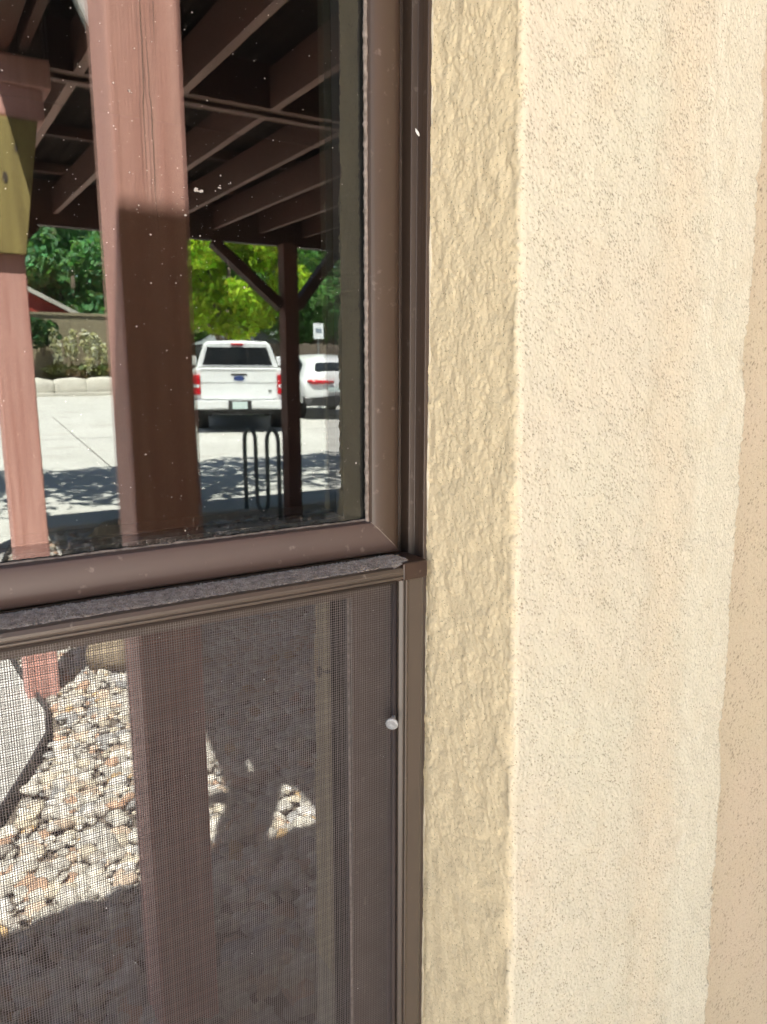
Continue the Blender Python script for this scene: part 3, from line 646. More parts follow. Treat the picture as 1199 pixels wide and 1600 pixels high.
# river stones
def ico(sub):
    bm = bmesh.new(); bmesh.ops.create_icosphere(bm, subdivisions=sub, radius=1.0)
    V = np.array([v.co[:] for v in bm.verts]); F = np.array([[v.index for v in f.verts] for f in bm.faces]); bm.free(); return V, F
PAL = np.array([(0.60, 0.57, 0.51), (0.52, 0.50, 0.46), (0.66, 0.63, 0.57), (0.44, 0.41, 0.37), (0.58, 0.46, 0.36), (0.56, 0.50, 0.40), (0.52, 0.34, 0.24), (0.36, 0.36, 0.36), (0.62, 0.60, 0.58), (0.48, 0.33, 0.17)])
def stones(name, x0, x1, y0, y1, per, smin, smax, sub, keep, seed):
    r = np.random.default_rng(seed); n = int((x1 - x0) * (y1 - y0) * per); bV, bF = ico(sub)
    P = np.stack([r.uniform(x0, x1, n), r.uniform(y0, y1, n)], 1); ok = np.array([keep(x, y) for x, y in P]); P = P[ok]; n = len(P)
    S = (smin + (smax - smin) * r.random((n, 1)) ** 1.9) * np.stack([r.uniform(0.8, 1.35, n), r.uniform(0.8, 1.2, n), r.uniform(0.45, 0.75, n)], 1)
    a = r.uniform(0, 6.28, n); ca, sa = np.cos(a), np.sin(a)
    lump = 1 + r.normal(0, 0.13, (n, len(bV)))
    V = bV[None] * lump[..., None] * S[:, None, :]
    X = V[..., 0] * ca[:, None] - V[..., 1] * sa[:, None] + P[:, :1]; Y = V[..., 0] * sa[:, None] + V[..., 1] * ca[:, None] + P[:, 1:]
    tilt = r.normal(0, 0.25, (n, 1)); Z = V[..., 2] + V[..., 0] * tilt + r.uniform(-0.012, 0.012, (n, 1)) - 0.012
    VV = np.stack([X, Y, Z], -1).reshape(-1, 3); FF = (bF[None] + (np.arange(n) * len(bV))[:, None, None]).reshape(-1, 3)
    c = PAL[r.choice(len(PAL), n, p=[.16, .15, .13, .1, .1, .12, .05, .08, .08, .03])] * r.uniform(0.9, 1.3, (n, 1))
    o = link(name, VV, FF, M['stone'], None, mirror=True, smooth=True, cols=np.repeat(c, len(bV), 0)); return tag(o, kind='stuff')
ex = [p[0] for p in edge_pts]; ey = [p[1] for p in edge_pts]
def inbed(x, y): return x > np.interp(y, ey, ex) + 0.02 and y < 7.28 - 0.04 * (x - 0.8)
tag(stones('river_stones', -0.3, 1.9, 1.2, 4.3, 1450, 0.011, 0.036, 2, inbed, 5), 'pale mixed river stones spread below the window', 'stones')
tag(stones('river_gravel', -0.75, 6.0, 0.5, 7.3, 420, 0.02, 0.045, 1, lambda x, y: inbed(x, y) and not (-0.3 < x < 1.9 and 1.2 < y < 4.3), 6), 'darker river stones in the shade towards the parking lot', 'stones')

# boulders in the bed
def boulder(x, y, sx, sy, sz, label, seed):
    r = np.random.default_rng(seed); V, F = ico(3)
    n = sum(np.sin(V @ r.normal(0, f, 3) + r.uniform(0, 6)) * 0.32 / f for f in (1.5, 2.2, 3, 4.5, 6, 9, 13)); V = V * (1 + 0.35 * n[:, None]) * (sx, sy, sz) + (x, y, sz * 0.45)
    o = link('boulder', V - 0, F, M['rock'], None, mirror=True, smooth=False); o['label'] = label; o['category'] = 'boulder'; o['group'] = 'boulders in the stone bed'; return o
boulder(0.80, 3.85, 0.13, 0.12, 0.12, 'low sunlit tan boulder beside the left timber post', 3)
boulder(1.45, 6.55, 0.20, 0.18, 0.16, 'brown boulder in the shade near the kerb of the lot', 4)

# ---------------------------------------------------------------- pergola
pergola = thing('pergola', (2.0, CAM_D - 3.7, 0.0), 'red stained timber pergola with metal roof standing in front of the window', 'pergola')
def pbox(nm, x0, x1, y0, y1, z0, z1, mt='redwood', bev=0.006):
    q = MB(); q.box(x0, x1, y0, y1, z0, z1); return q.build(nm, M[mt], pergola, mirror=True, bevel=bev)
pbox('post', 0.366, 0.499, 1.50, 1.635, -0.02, 2.715)
p1 = bpy.data.objects[-1] if False else [o for o in pergola.children if o.name.startswith('post')][0]
for cx_, za, zb, sd in ((0.420, 1.80, 2.30, 1), (0.436, 1.72, 2.12, 2), (0.447, 2.02, 2.5, 3)):
    rr_ = random.Random(sd); q = MB(); n_ = 26; V_ = []; xx_ = cx_
    for i in range(n_):
        t_ = i / (n_ - 1); xx_ += rr_.gauss(0, .0007); w_ = 0.0011 * math.sin(math.pi * min(max(t_, .04), .96)) * rr_.uniform(.7, 1.2)
        V_ += [(xx_ - w_, 1.4990, za + (zb - za) * t_), (xx_ + w_, 1.4990, za + (zb - za) * t_)]
    q.add(V_, [(2 * i, 2 * i + 1, 2 * i + 3, 2 * i + 2) for i in range(n_ - 1)]); q.build('drying_crack', M['joint'], p1, mirror=True)
pbox('post', 0.365, 0.505, 3.63, 3.77, -0.02, 2.475)
pbox('post', 0.365, 0.505, 6.68, 6.82, -0.02, 2.715)
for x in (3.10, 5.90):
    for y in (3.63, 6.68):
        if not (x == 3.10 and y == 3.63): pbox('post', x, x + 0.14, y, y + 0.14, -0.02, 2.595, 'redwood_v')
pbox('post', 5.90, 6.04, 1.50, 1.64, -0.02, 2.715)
# side girder over the left row, cap blocks on the second post
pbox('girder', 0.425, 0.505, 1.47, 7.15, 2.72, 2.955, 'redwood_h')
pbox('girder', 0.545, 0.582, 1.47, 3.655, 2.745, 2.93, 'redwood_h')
q = MB(); q.prism([(3.60, 2.60), (3.80, 2.60), (3.80, 2.712), (3.60, 2.712)], lambda p, t: (t, p[0], p[1]), 0.30, 0.652); fixn(q.build('cap_block', M['redwood'], pergola, mirror=True, bevel=0.008))
q = MB(); q.prism([(3.61, 2.478), (3.79, 2.478), (3.79, 2.596), (3.61, 2.596)], lambda p, t: (t, p[0], p[1]), 0.31, 0.62); fixn(q.build('cap_block', M['redwood'], pergola, mirror=True, bevel=0.008))
# unstained knee piece on the second post
q = MB(); q.add([(0.33, 3.605, 1.95), (0.508, 3.605, 1.95), (0.590, 3.605, 2.474), (0.33, 3.605, 2.474), (0.33, 3.628, 1.95), (0.508, 3.628, 1.95), (0.590, 3.628, 2.474), (0.33, 3.628, 2.474)],
               [(3, 2, 1, 0), (4, 5, 6, 7), (0, 1, 5, 4), (1, 2, 6, 5), (2, 3, 7, 6), (3, 0, 4, 7)])
o = fixn(q.build('knee_piece', M['rawwood'], pergola, mirror=True, bevel=0.004)); o['label'] = 'unstained yellowish timber piece on the post'
for kx, kz, ka, kb in ((0.452, 2.245, .010, .022), (0.415, 2.10, .006, .011), (0.50, 2.36, .007, .014)):
    kn = MB(); n = 14; V = [(kx + ka * math.cos(2 * math.pi * k / n) * (1 + .15 * math.sin(3 * k)), y, kz + kb * math.sin(2 * math.pi * k / n)) for y in (3.6035, 3.606) for k in range(n)]
    kn.add(V, [tuple(range(n)), tuple(range(n, 2 * n))[::-1]] + [(k, (k + 1) % n, n + (k + 1) % n, n + k) for k in range(n)]); fixn(kn.build('knot', M['bark'], o, mirror=True))
def lit_edge(o, below=2.72):
    o.data.materials.append(M['edge_lit'])
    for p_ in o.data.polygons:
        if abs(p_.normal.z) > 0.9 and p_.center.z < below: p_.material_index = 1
for k in range(14):
    x = 0.772 + 0.445 * k
    lit_edge(pbox('joist', x - 0.02, x + 0.02, 1.15, 3.655, 2.700, 2.885, 'redwood_h', 0))
    lit_edge(pbox('joist', x - 0.02, x + 0.02, 3.785, 6.945, 2.700, 2.885, 'redwood_h', 0))
lit_edge(pbox('beam', 0.66, 6.6, 3.66, 3.70, 2.705, 2.90, 'redwood_x', 0)); lit_edge(pbox('beam', 0.66, 6.6, 3.735, 3.78, 2.692, 2.90, 'redwood_x', 0))
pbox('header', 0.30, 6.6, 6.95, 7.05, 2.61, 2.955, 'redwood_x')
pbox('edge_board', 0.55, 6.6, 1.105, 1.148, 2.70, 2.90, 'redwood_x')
for x0, x1 in ((3.10, 2.54), (3.24, 3.80), (5.90, 5.34), (0.505, 1.05)):
    q = MB(); q.bar((x0, 6.75, 2.03), (x1, 6.98, 2.60), 0.09, 0.12, (0, 1, 0)); q.build('knee_brace', M['redwood_h'], pergola, mirror=True, bevel=0.006)
q = MB(); q.bar((0.45, 1.645, 2.14), (0.45, 2.20, 2.73), 0.09, 0.09, (1, 0, 0)); q.build('knee_brace', M['redwood_h'], pergola, mirror=True, bevel=0.006)
q = MB(); q.prism([(0.380, 2.10), (0.44, 2.10), (0.44, 2.36), (0.268, 2.36)], lambda p, t: (p[0], t, p[1]), 1.637, 1.650)
fixn(q.build('bright_patch_plate', M['signwhite'], pergola, mirror=True))  # white plate added to fill the bright triangle beside the post
# corrugated roof sheets, each one a sheet
def corrugated(x0, x1, y0, y1, z):
    xs = np.arange(x0, x1 + 1e-6, 0.0125); ys = np.array([y0, y1]); zz = z + 0.010 * np.sin(xs * 2 * math.pi / 0.076)
    V = np.array([(x, y, h) for y in ys for x, h in zip(xs, zz)]); F = grid_faces(2, len(xs))
    o = link('roof_sheet', V, F, M['roofmetal'], pergola, mirror=True, smooth=True)
    md = o.modifiers.new('thick', 'SOLIDIFY'); md.thickness = 0.002
for i in range(8):
    corrugated(0.45 + i * 0.80, 0.45 + i * 0.80 + 0.83, 1.08, 7.35, 2.972 + 0.003 * (i % 2))
for y in (1.6, 2.6, 4.4, 5.4, 6.4): pbox('purlin', 0.45, 6.7, y - 0.03, y + 0.03, 2.89 if y != 0 else 0, 2.955, 'redwood_x', 0.003)

# ---------------------------------------------------------------- wave bike rack
rack = thing('bike_rack', (2.95, CAM_D - 7.0, 0.0), 'grey steel wave bike rack at the edge of the parking lot', 'bike rack')
A = Vector((2.895, 7.27, 0)); B = Vector((3.065, 6.83, 0)); L_ = []
def rp(t, z): q = A.lerp(B, t); return (q.x, q.y, z)
pts = [rp(0, -0.02)]; pts += [rp(0, z) for z in (0.2, 0.45, 0.72)]
for k in range(1, 10): a = math.pi * k / 10; pts.append(rp(1 / 6 - math.cos(a) / 6, 0.76 + 0.13 * math.sin(a)))
pts += [rp(1 / 3, z) for z in (0.72, 0.45, 0.24)]
for k in range(1, 10): a = math.pi * k / 10; pts.append(rp(1 / 2 - math.cos(a) / 6, 0.20 - 0.13 * math.sin(a)))
pts += [rp(2 / 3, z) for z in (0.24, 0.45, 0.72)]
for k in range(1, 10): a = math.pi * k / 10; pts.append(rp(5 / 6 - math.cos(a) / 6, 0.76 + 0.13 * math.sin(a)))
pts += [rp(1, z) for z in (0.72, 0.45, 0.2, -0.02)]
q = MB(); q.tube(pts, 0.021, 10); q.build('wave_tube', M['steel'], rack, mirror=True, smooth=True)
for t in (0, 1):
    q = MB(); c0 = rp(t, 0); q.tube([(c0[0], c0[1], -0.004), (c0[0], c0[1], 0.008)], 0.07, 16); q.build('floor_flange', M['steel'], rack, mirror=True)

# ---------------------------------------------------------------- vehicles (local: x right, y forward, z up; origin at the rear on the ground)
def placer(px_, py_, head, lift=0.0):
    h = math.radians(head); c_, s_h = math.cos(h), math.sin(h)
    return lambda p: (px_ + p[0] * c_ + p[1] * s_h, py_ - p[0] * s_h + p[1] * c_, p[2] + lift + 0.012 * (p[1] * c_ - p[0] * s_h))
def loft(secs, caps=True):
    q = MB(); n = len(secs[0]); V = [p for s in secs for p in s]
    F = [(i * n + k, i * n + (k + 1) % n, (i + 1) * n + (k + 1) % n, (i + 1) * n + k) for i in range(len(secs) - 1) for k in range(n)]
    if caps: F += [tuple(range(n))[::-1], tuple(range((len(secs) - 1) * n, len(secs) * n))]
    return q.add(V, F)
def wheel(par, x, y, r, wd, pl):
    wh = bpy.data.objects.new('wheel', None); col.objects.link(wh); wh.parent = par
    q = MB(); q.tube([(x - wd / 2, y, r), (x - wd / 2 + 0.02, y, r), (x + wd / 2 - 0.02, y, r), (x + wd / 2, y, r)], [r - 0.03, r, r, r - 0.03], 24); q.xform(pl); q.build('tyre', M['tyre'], wh, mirror=True, smooth=False)
    q = MB(); q.tube([(x - wd / 2 - 0.006, y, r), (x + wd / 2 + 0.006, y, r)], r * 0.62, 20); q.xform(pl); q.build('rim', M['rim'], wh, mirror=True)

def pickup():
    pl = placer(6.15, 15.62, 20.8, rise(15.62)); o = pl((0, 0, 0))
    t = thing('pickup_truck', (o[0], CAM_D - o[1], 0.0), 'white pickup truck parked with its tailgate towards the pergola', 'pickup truck')
    W = 0.985
    def b(nm, mb, mt, **k): mb.xform(pl); r_ = fixn(mb.build(nm, M[mt], t, mirror=True, **k)); return r_
    # bed sides and body with bulging shoulders, as sections along the length
    def sec(y, w_, z0, z1): return [(-w_ + .05, y, z0), (w_ - .05, y, z0), (w_, y, z0 + .12), (w_ + .012, y, (z0 + z1) / 2), (w_ - .01, y, z1 - .14), (w_ - .045, y, z1), (-w_ + .045, y, z1), (-w_ + .01, y, z1 - .14), (-w_ - .012, y, (z0 + z1) / 2), (-w_, y, z0 + .12)]
    b('body', loft([sec(0.055, W - .03, .66, 1.33), sec(0.12, W, .60, 1.345), sec(1.2, W + .01, .55, 1.35), sec(1.85, W + .01, .55, 1.35), sec(3.9, W, .52, 1.33), sec(5.2, W - .03, .52, 1.25), sec(5.7, W - .12, .56, 1.12)]), 'paint', bevel=0.02)
    # tailgate: recessed panel with a crease and spoiler lip
    q = MB(); q.prism([(0.0, .70), (0.0, 1.02), (-0.015, 1.06), (-0.012, 1.27), (-0.035, 1.335), (-0.02, 1.36), (0.06, 1.355), (0.06, .70)], lambda p, s: (s, p[0], p[1]), -0.79, 0.79)
    tg = b('tailgate', q, 'paint', bevel=0.012)
    q = MB(); q.box(-0.17, 0.17, -0.024, -0.012, 1.195, 1.235); q.xform(pl); q.build('handle', M['blackplastic'], tg, mirror=True, bevel=0.008)
    em = MB(); n = 20; V = [(0.115 * math.cos(2 * math.pi * k / n), y, 1.135 + 0.045 * math.sin(2 * math.pi * k / n)) for y in (-0.026, 0.0) for k in range(n)]
    em.add(V, [tuple(range(n)), tuple(range(n, 2 * n))[::-1]] + [(k, (k + 1) % n, n + (k + 1) % n, n + k) for k in range(n)]); em.xform(pl); fixn(em.build('emblem', M['emblem'], tg, mirror=True))
    q = MB(); q.box(0.60, 0.68, -0.016, -0.004, 0.86, 0.885); q.xform(pl); q.build('badge', M['chrome'], tg, mirror=True)
    for s in (-1, 1):
        q = MB(); xs = sorted((s * 0.805, s * 0.975)); q.box(xs[0], xs[1], -0.015, 0.07, 0.80, 1.21); o_ = b('taillight', q, 'redlens', bevel=0.018)
        q = MB(); q.box(xs[0] + .02, xs[1] - .02, -0.020, -0.010, 0.945, 1.01); q.xform(pl); q.build('reverse_lens', M['signwhite'], o_, mirror=True)
    q = MB()
    q.add([(-W, 0.10, .47), (-W + .06, -0.17, .50), (-.30, -0.21, .52), (.30, -0.21, .52), (W - .06, -0.17, .50), (W, 0.10, .47),
           (-W, 0.10, .68), (-W + .06, -0.17, .68), (-.30, -0.21, .68), (.30, -0.21, .68), (W - .06, -0.17, .68), (W, 0.10, .68)],
          [(0, 1, 7, 6), (1, 2, 8, 7), (2, 3, 9, 8), (3, 4, 10, 9), (4, 5, 11, 10), (6, 7, 8, 9, 10, 11), (5, 4, 3, 2, 1, 0), (0, 6, 11, 5)])
    bp = b('rear_bumper', q, 'paint', bevel=0.015)
    q = MB(); q.box(-.24, .24, -0.222, -0.20, .475, .68); q.xform(pl); q.build('plate_recess', M['blackplastic'], bp, mirror=True)
    q = MB(); q.box(-.155, .155, -0.232, -0.222, .51, .66); q.xform(pl); q.build('number_plate', M['plate'], bp, mirror=True)
    q = MB(); q.box(-.05, .05, -0.20, 0.25, .38, .47); b('tow_hitch', q, 'blackplastic')
    q = MB(); q.box(-.75, .75, 0.3, 5.2, .36, .56); b('chassis', q, 'blackplastic')
    q = MB(); q.bar((-.8, 1.15, .42), (.8, 1.15, .42), .1, .1); b('rear_axle', q, 'blackplastic')
    # cab
    def cs(y, wb, wt, z0, z1): return [(-wb, y, z0), (wb, y, z0), (wb - .02, y, z0 + .12), (wt + .03, y, z1 - .09), (wt - .05, y, z1 - .012), (0, y, z1 + .012), (-wt + .05, y, z1 - .012), (-wt - .03, y, z1 - .09), (-wb + .02, y, z0 + .12)]
    b('cab', loft([cs(1.84, .93, .73, 1.32, 1.90), cs(1.92, .94, .74, 1.32, 1.945), cs(2.8, .95, .75, 1.32, 1.965), cs(3.45, .95, .72, 1.31, 1.93), cs(4.25, .93, .86, 1.30, 1.38)]), 'paint', bevel=0.03)
    q = MB(); q.add([(-.80, 1.83, 1.40), (.80, 1.83, 1.40), (.68, 1.822, 1.80), (-.68, 1.822, 1.80), (-.80, 1.85, 1.40), (.80, 1.85, 1.40), (.68, 1.85, 1.80), (-.68, 1.85, 1.80)],
                    [(3, 2, 1, 0), (4, 5, 6, 7), (0, 1, 5, 4), (1, 2, 6, 5), (2, 3, 7, 6), (3, 0, 4, 7)])
    rw = b('rear_window', q, 'carglass')
    for s in (-.23, .23): q = MB(); q.box(s - .008, s + .008, 1.812, 1.822, 1.41, 1.79); q.xform(pl); q.build('slider_bar', M['blackplastic'], rw, mirror=True)
    q = MB(); q.box(-.14, .14, 1.80, 1.84, 1.845, 1.885); b('brake_light', q, 'redlens', bevel=0.006)
    for s in (-1, 1):
        q = MB(); V = [(s * .958, 2.1, 1.42), (s * .958, 3.2, 1.42), (s * .80, 3.0, 1.83), (s * .79, 2.1, 1.83), (s * .90, 2.1, 1.42), (s * .90, 3.2, 1.42), (s * .75, 3.0, 1.83), (s * .74, 2.1, 1.83)]
        q.add(V, [(3, 2, 1, 0), (4, 5, 6, 7), (0, 1, 5, 4), (1, 2, 6, 5), (2, 3, 7, 6), (3, 0, 4, 7)]); b('side_window', q, 'carglass')
        q = MB(); xs = sorted((s * 1.0, s * 1.20)); q.box(xs[0], xs[1], 3.55, 3.66, 1.36, 1.60); b('side_mirror', q, 'paint', bevel=0.02)
        for y in (1.15, 4.75): wheel(t, s * .83, y, .40, .27, pl)
    q = MB(); q.box(-.9, .9, 1.0, 1.3, 1.2, 1.3); 
    q = MB(); q.box(-.83, .83, .12, 1.80, 1.3505, 1.362); b('bed_cover', q, 'blackplastic')
    return t
pickup()

def suv():
    pl = placer(9.66, 17.72, 13.0, rise(17.8)); o = pl((0, 0, 0))
    t = thing('white_suv', (o[0], CAM_D - o[1], 0.0), 'white rounded crossover car parked beside the pickup truck', 'car')
    def b(nm, mb, mt, **k): mb.xform(pl); return fixn(mb.build(nm, M[mt], t, mirror=True, **k))
    def sec(y, wb, wm, wt, z0, zm, z1, n=14):
        P = [(wb - .08, z0), (wb, z0 + .1), (wm, (z0 + zm) / 2), (wm - .01, zm - .06), (wm - .05, zm), (wt + .05, z1 - .14), (wt - .06, z1 - .02), (wt * .4, z1 + .02)]
        return [(x, y, z) for x, z in P] + [(-x, y, z) for x, z in reversed(P)]
    secs = [sec(-0.02, .62, .70, .48, .52, .92, 1.02), sec(.05, .84, .88, .62, .42, .98, 1.22), sec(.28, .90, .925, .66, .36, 1.0, 1.46), sec(.62, .92, .94, .67, .34, 1.0, 1.58), sec(1.2, .93, .945, .68, .33, .99, 1.645),
            sec(2.2, .93, .945, .68, .33, .98, 1.655), sec(2.7, .93, .94, .67, .33, .97, 1.60), sec(3.35, .92, .935, .70, .34, .96, 1.16), sec(3.6, .91, .93, .74, .35, .93, 1.02), sec(4.3, .86, .90, .70, .38, .84, .90), sec(4.6, .7, .76, .55, .42, .72, .78)]
    bo = b('body', loft(secs), 'paint', smooth=True); bo.data.set_sharp_from_angle(angle=math.radians(50))
    ss = bo.modifiers.new('round', 'SUBSURF'); ss.levels = 1; ss.render_levels = 2
    q = MB(); q.add([(-.60, .03, 1.235), (.60, .03, 1.235), (.50, .235, 1.475), (-.50, .235, 1.475), (-.56, .35, 1.21), (.56, .35, 1.21), (.50, .45, 1.39), (-.50, .45, 1.39)],
                    [(3, 2, 1, 0), (4, 5, 6, 7), (0, 1, 5, 4), (1, 2, 6, 5), (2, 3, 7, 6), (3, 0, 4, 7)])
    b('rear_window', q, 'carglass', bevel=0.07)
    for sg_ in (-1, 1):
        q = MB(); q.tube([(sg_ * .78, .045, .985), (sg_ * .66, -.016, .965), (sg_ * .4, -.040, .955), (sg_ * .12, -.050, .965)], [.03, .055, .045, .03], 8); b('taillight', q, 'redlens', smooth=True)
    q = MB(); q.add([(-.86, .16, .34), (-.80, -.03, .36), (0, -.075, .36), (.80, -.03, .36), (.86, .16, .34), (-.88, .16, .60), (-.62, -.035, .56), (0, -.078, .62), (.62, -.035, .56), (.88, .16, .60)],
                    [(0, 1, 6, 5), (1, 2, 7, 6), (2, 3, 8, 7), (3, 4, 9, 8), (5, 6, 7, 8, 9), (4, 3, 2, 1, 0)]); b('rear_bumper', q, 'blackplastic')
    q = MB(); q.box(-.26, .26, -.082, -.06, .72, .84); b('number_plate', q, 'plate')
    for s in (-1, 1):
        q = MB(); V = [(s * .93, .62, 1.06), (s * .945, 1.5, 1.03), (s * .945, 3.1, 1.03), (s * .735, 2.45, 1.52), (s * .735, 1.3, 1.54), (s * .76, .75, 1.40)]
        V += [(x - s * .08, y, z) for x, y, z in V]; n = 6
        q.add(V, [tuple(range(n)), tuple(range(n, 2 * n))[::-1]] + [(k, (k + 1) % n, n + (k + 1) % n, n + k) for k in range(n)]); b('side_window', q, 'carglass')
        for y in (.88, 3.65): wheel(t, s * .81, y, .35, .24, pl)
    return t
suv()

# ---------------------------------------------------------------- trees and shrubs
def leaves(centres, radii, n, size, base, spread, seed, flat=0.75):
    """n small leaf quads spread through clumps; returns verts, faces, colours"""
    r = np.random.default_rng(seed); C = np.array(centres); R = np.array(radii)
    wgt = R ** 2 / (R ** 2).sum(); k = r.choice(len(C), n, p=wgt)
    d = r.normal(0, 1, (n, 3)); d /= np.linalg.norm(d, axis=1)[:, None]
    rad = R[k] * r.uniform(0.45, 1.05, n) ** 0.6
    p = C[k] + d * rad[:, None] * np.array([1, 1, flat])
    a = r.normal(0, 1, (n, 3)); a /= np.linalg.norm(a, axis=1)[:, None]; b = np.cross(a, r.normal(0, 1, (n, 3))); b /= np.linalg.norm(b, axis=1)[:, None]
    s = size * r.uniform(0.6, 1.4, n)[:, None]
    V = np.stack([p - a * s, p + b * s * 0.55, p + a * s, p - b * s * 0.55], 1).reshape(-1, 3)
    F = np.arange(4 * n).reshape(n, 4)
    tone = (0.75 + 0.5 * r.random(len(C)))[k] * r.uniform(0.75, 1.25, n)
    c = np.array(base)[None] * tone[:, None] * (1 + spread * r.normal(0, 1, (n, 3))); c = np.clip(c, 0.005, 0.6)
    return V, F, np.repeat(c, 4, 0)
def tree(nm, x, y, h0, h1, rx, ry, n, size, base, label, seed, clumps=34, trunk_r=0.16, group=None, cat='tree', spread=0.12):
    r = np.random.default_rng(seed)
    t = thing(nm, (x, CAM_D - y, 0.0), label, cat, group)
    d = r.normal(0, 1, (clumps, 3)); d /= np.linalg.norm(d, axis=1)[:, None]; q = r.uniform(0.25, 1.0, clumps) ** 0.5
    C = np.array([x, y, (h0 + h1) / 2]) + d * q[:, None] * np.array([rx, ry, (h1 - h0) / 2]); R = r.uniform(0.16, 0.34, clumps) * (rx + ry + (h1 - h0) / 2) / 3 * 1.15
    V, F, c = leaves(C, R, n, size, base, spread, seed + 1)
    link('crown', V, F, M['leaf'], t, mirror=True, cols=c)['kind'] = 'stuff'
    m = MB(); top = h0 + (h1 - h0) * 0.55
    m.tube([(x, y, -0.05), (x + r.normal(0, .04), y, h0 * 0.5), (x + r.normal(0, .1), y + r.normal(0, .1), h0), (x + r.normal(0, .2), y + r.normal(0, .2), top)], [trunk_r * 1.25, trunk_r, trunk_r * .85, trunk_r * .35], 9)
    m.build('trunk', M['bark'], t, mirror=True, smooth=True)
    for i in range(7):
        m = MB(); e_ = C[i]; s0 = (x, y, h0 * (0.75 + 0.06 * i)); mid = ((s0[0] + e_[0]) / 2, (s0[1] + e_[1]) / 2, (s0[2] + e_[2]) / 2 + 0.2)
        m.tube([s0, mid, tuple(e_)], [trunk_r * .45, trunk_r * .3, trunk_r * .12], 6); m.build('limb', M['bark'], t, mirror=True, smooth=True)
    return t
tree('leafy_tree', 7.9, 42.0, 3.0, 10.0, 3.9, 2.4, 10000, 0.20, (0.16, 0.32, 0.155), 'dense blue-green tree rising behind the tan wall', 21, 44, .2, 'trees beyond the lot')
tree('maple_tree', 10.1, 26.5, 2.2, 7.0, 2.7, 2.0, 10000, 0.13, (0.29, 0.42, 0.04), 'bright yellow-green tree behind the white pickup truck', 22, 40, .17, 'trees beyond the lot')
tree('shade_tree', 15.6, 31.0, 2.4, 8.5, 3.0, 2.6, 8000, 0.16, (0.11, 0.23, 0.08), 'dark green tree behind the crossover car', 23, 40, .2, 'trees beyond the lot')
tree('ash_tree', 12.6, 36.0, 1.6, 8.0, 3.4, 2.4, 8000, 0.19, (0.15, 0.29, 0.075), 'mid green tree between the yellow-green and the dark tree', 24, 40, .2, 'trees beyond the lot')
tree('broadleaf_tree', 17.5, 52.0, 2.0, 11.0, 6.0, 4.0, 9000, 0.28, (0.09, 0.18, 0.06), 'wide green tree far behind the grey shed', 25, 46, .3, 'trees beyond the lot')
tree('broadleaf_tree', 10.0, 56.0, 2.0, 11.0, 6.0, 4.0, 9000, 0.28, (0.10, 0.20, 0.08), 'wide green tree far behind the red roof', 26, 46, .3, 'trees beyond the lot')
tree('broadleaf_tree', 27.0, 50.0, 2.0, 11.0, 6.0, 4.0, 8000, 0.28, (0.09, 0.18, 0.06), 'wide green tree far right beyond the board fence', 29, 46, .3, 'trees beyond the lot')
tree('broadleaf_tree', -3.0, 43.0, 2.0, 9.5, 4.5, 3.0, 7000, 0.24, (0.10, 0.20, 0.07), 'round green tree behind the left end of the tan wall', 32, 44, .25, 'trees beyond the lot')
tree('broadleaf_tree', -12.0, 44.0, 2.0, 9.5, 5.0, 3.0, 7000, 0.24, (0.09, 0.18, 0.06), 'round green tree farthest left behind the tan wall', 33, 44, .25, 'trees beyond the lot')
tree('broadleaf_tree', 38.0, 48.0, 1.6, 11.0, 7.0, 4.0, 8000, 0.28, (0.09, 0.18, 0.06), 'wide green tree farthest right beyond the board fence', 34, 46, .3, 'trees beyond the lot')
# trees beside the pergola that dapple the lot
tree('overhanging_tree', -2.6, 8.6, 3.6, 8.0, 4.6, 1.5, 3600, 0.12, (0.06, 0.12, 0.03), 'tree by the walkway whose crown shades the lot', 27, 40, .15, 'trees shading the lot')
tree('overhanging_tree', 8.6, 8.4, 3.8, 8.2, 5.4, 1.6, 4600, 0.12, (0.06, 0.12, 0.03), 'tree right of the pergola whose crown shades the lot', 28, 44, .16, 'trees shading the lot')
tree('overhanging_tree', 2.6, 8.2, 4.6, 7.6, 3.2, 1.4, 2600, 0.12, (0.06, 0.12, 0.03), 'tree standing just beyond the far header of the pergola', 31, 36, .10, 'trees shading the lot')

def shrub(nm, x, y, z0, rx, ry, rz, n, size, base, label, seed, group=None, stem=True):
    t = thing(nm, (x, CAM_D - y, z0), label, 'shrub', group); r = np.random.default_rng(seed)
    d = r.normal(0, 1, (16, 3)); d /= np.linalg.norm(d, axis=1)[:, None]
    C = np.array([x, y, z0 + rz]) + d * r.uniform(.2, .75, (16, 1)) * (rx, ry, rz); R = r.uniform(.25, .42, 16) * min(rx, rz) * 1.4
    V, F, c = leaves(C, R, n, size, base, 0.15, seed + 3); link('foliage', V, F, M['leaf'], t, mirror=True, cols=c)['kind'] = 'stuff'
    for k in range(4):
        m = MB(); m.tube([(x, y, z0 - .05), tuple(C[k])], [.03, .012], 6); m.build('stem', M['bark'], t, mirror=True)
    return t
shrub('low_shrub', 6.35, 33.6, 0.62, .62, .5, .42, 1200, .09, (0.16, 0.13, 0.08), 'dry brown shrub on the raised bed before the tan wall', 41)
shrub('climbing_shrub', 5.15, 34.2, 1.9, .7, .4, .9, 1500, .11, (0.05, 0.10, 0.04), 'green shrub hanging over the tan wall beside the left post', 42)
shrub('clipped_hedge', 11.2, 29.5, 0.0, 2.4, .8, 1.15, 4000, .11, (0.035, 0.065, 0.03), 'dark clipped hedge below the yellow-green tree', 43)
shrub('clipped_hedge', 9.3, 30.5, 0.0, 1.6, .8, 1.0, 2600, .11, (0.05, 0.085, 0.03), 'hedge behind the cab of the white pickup truck', 44)
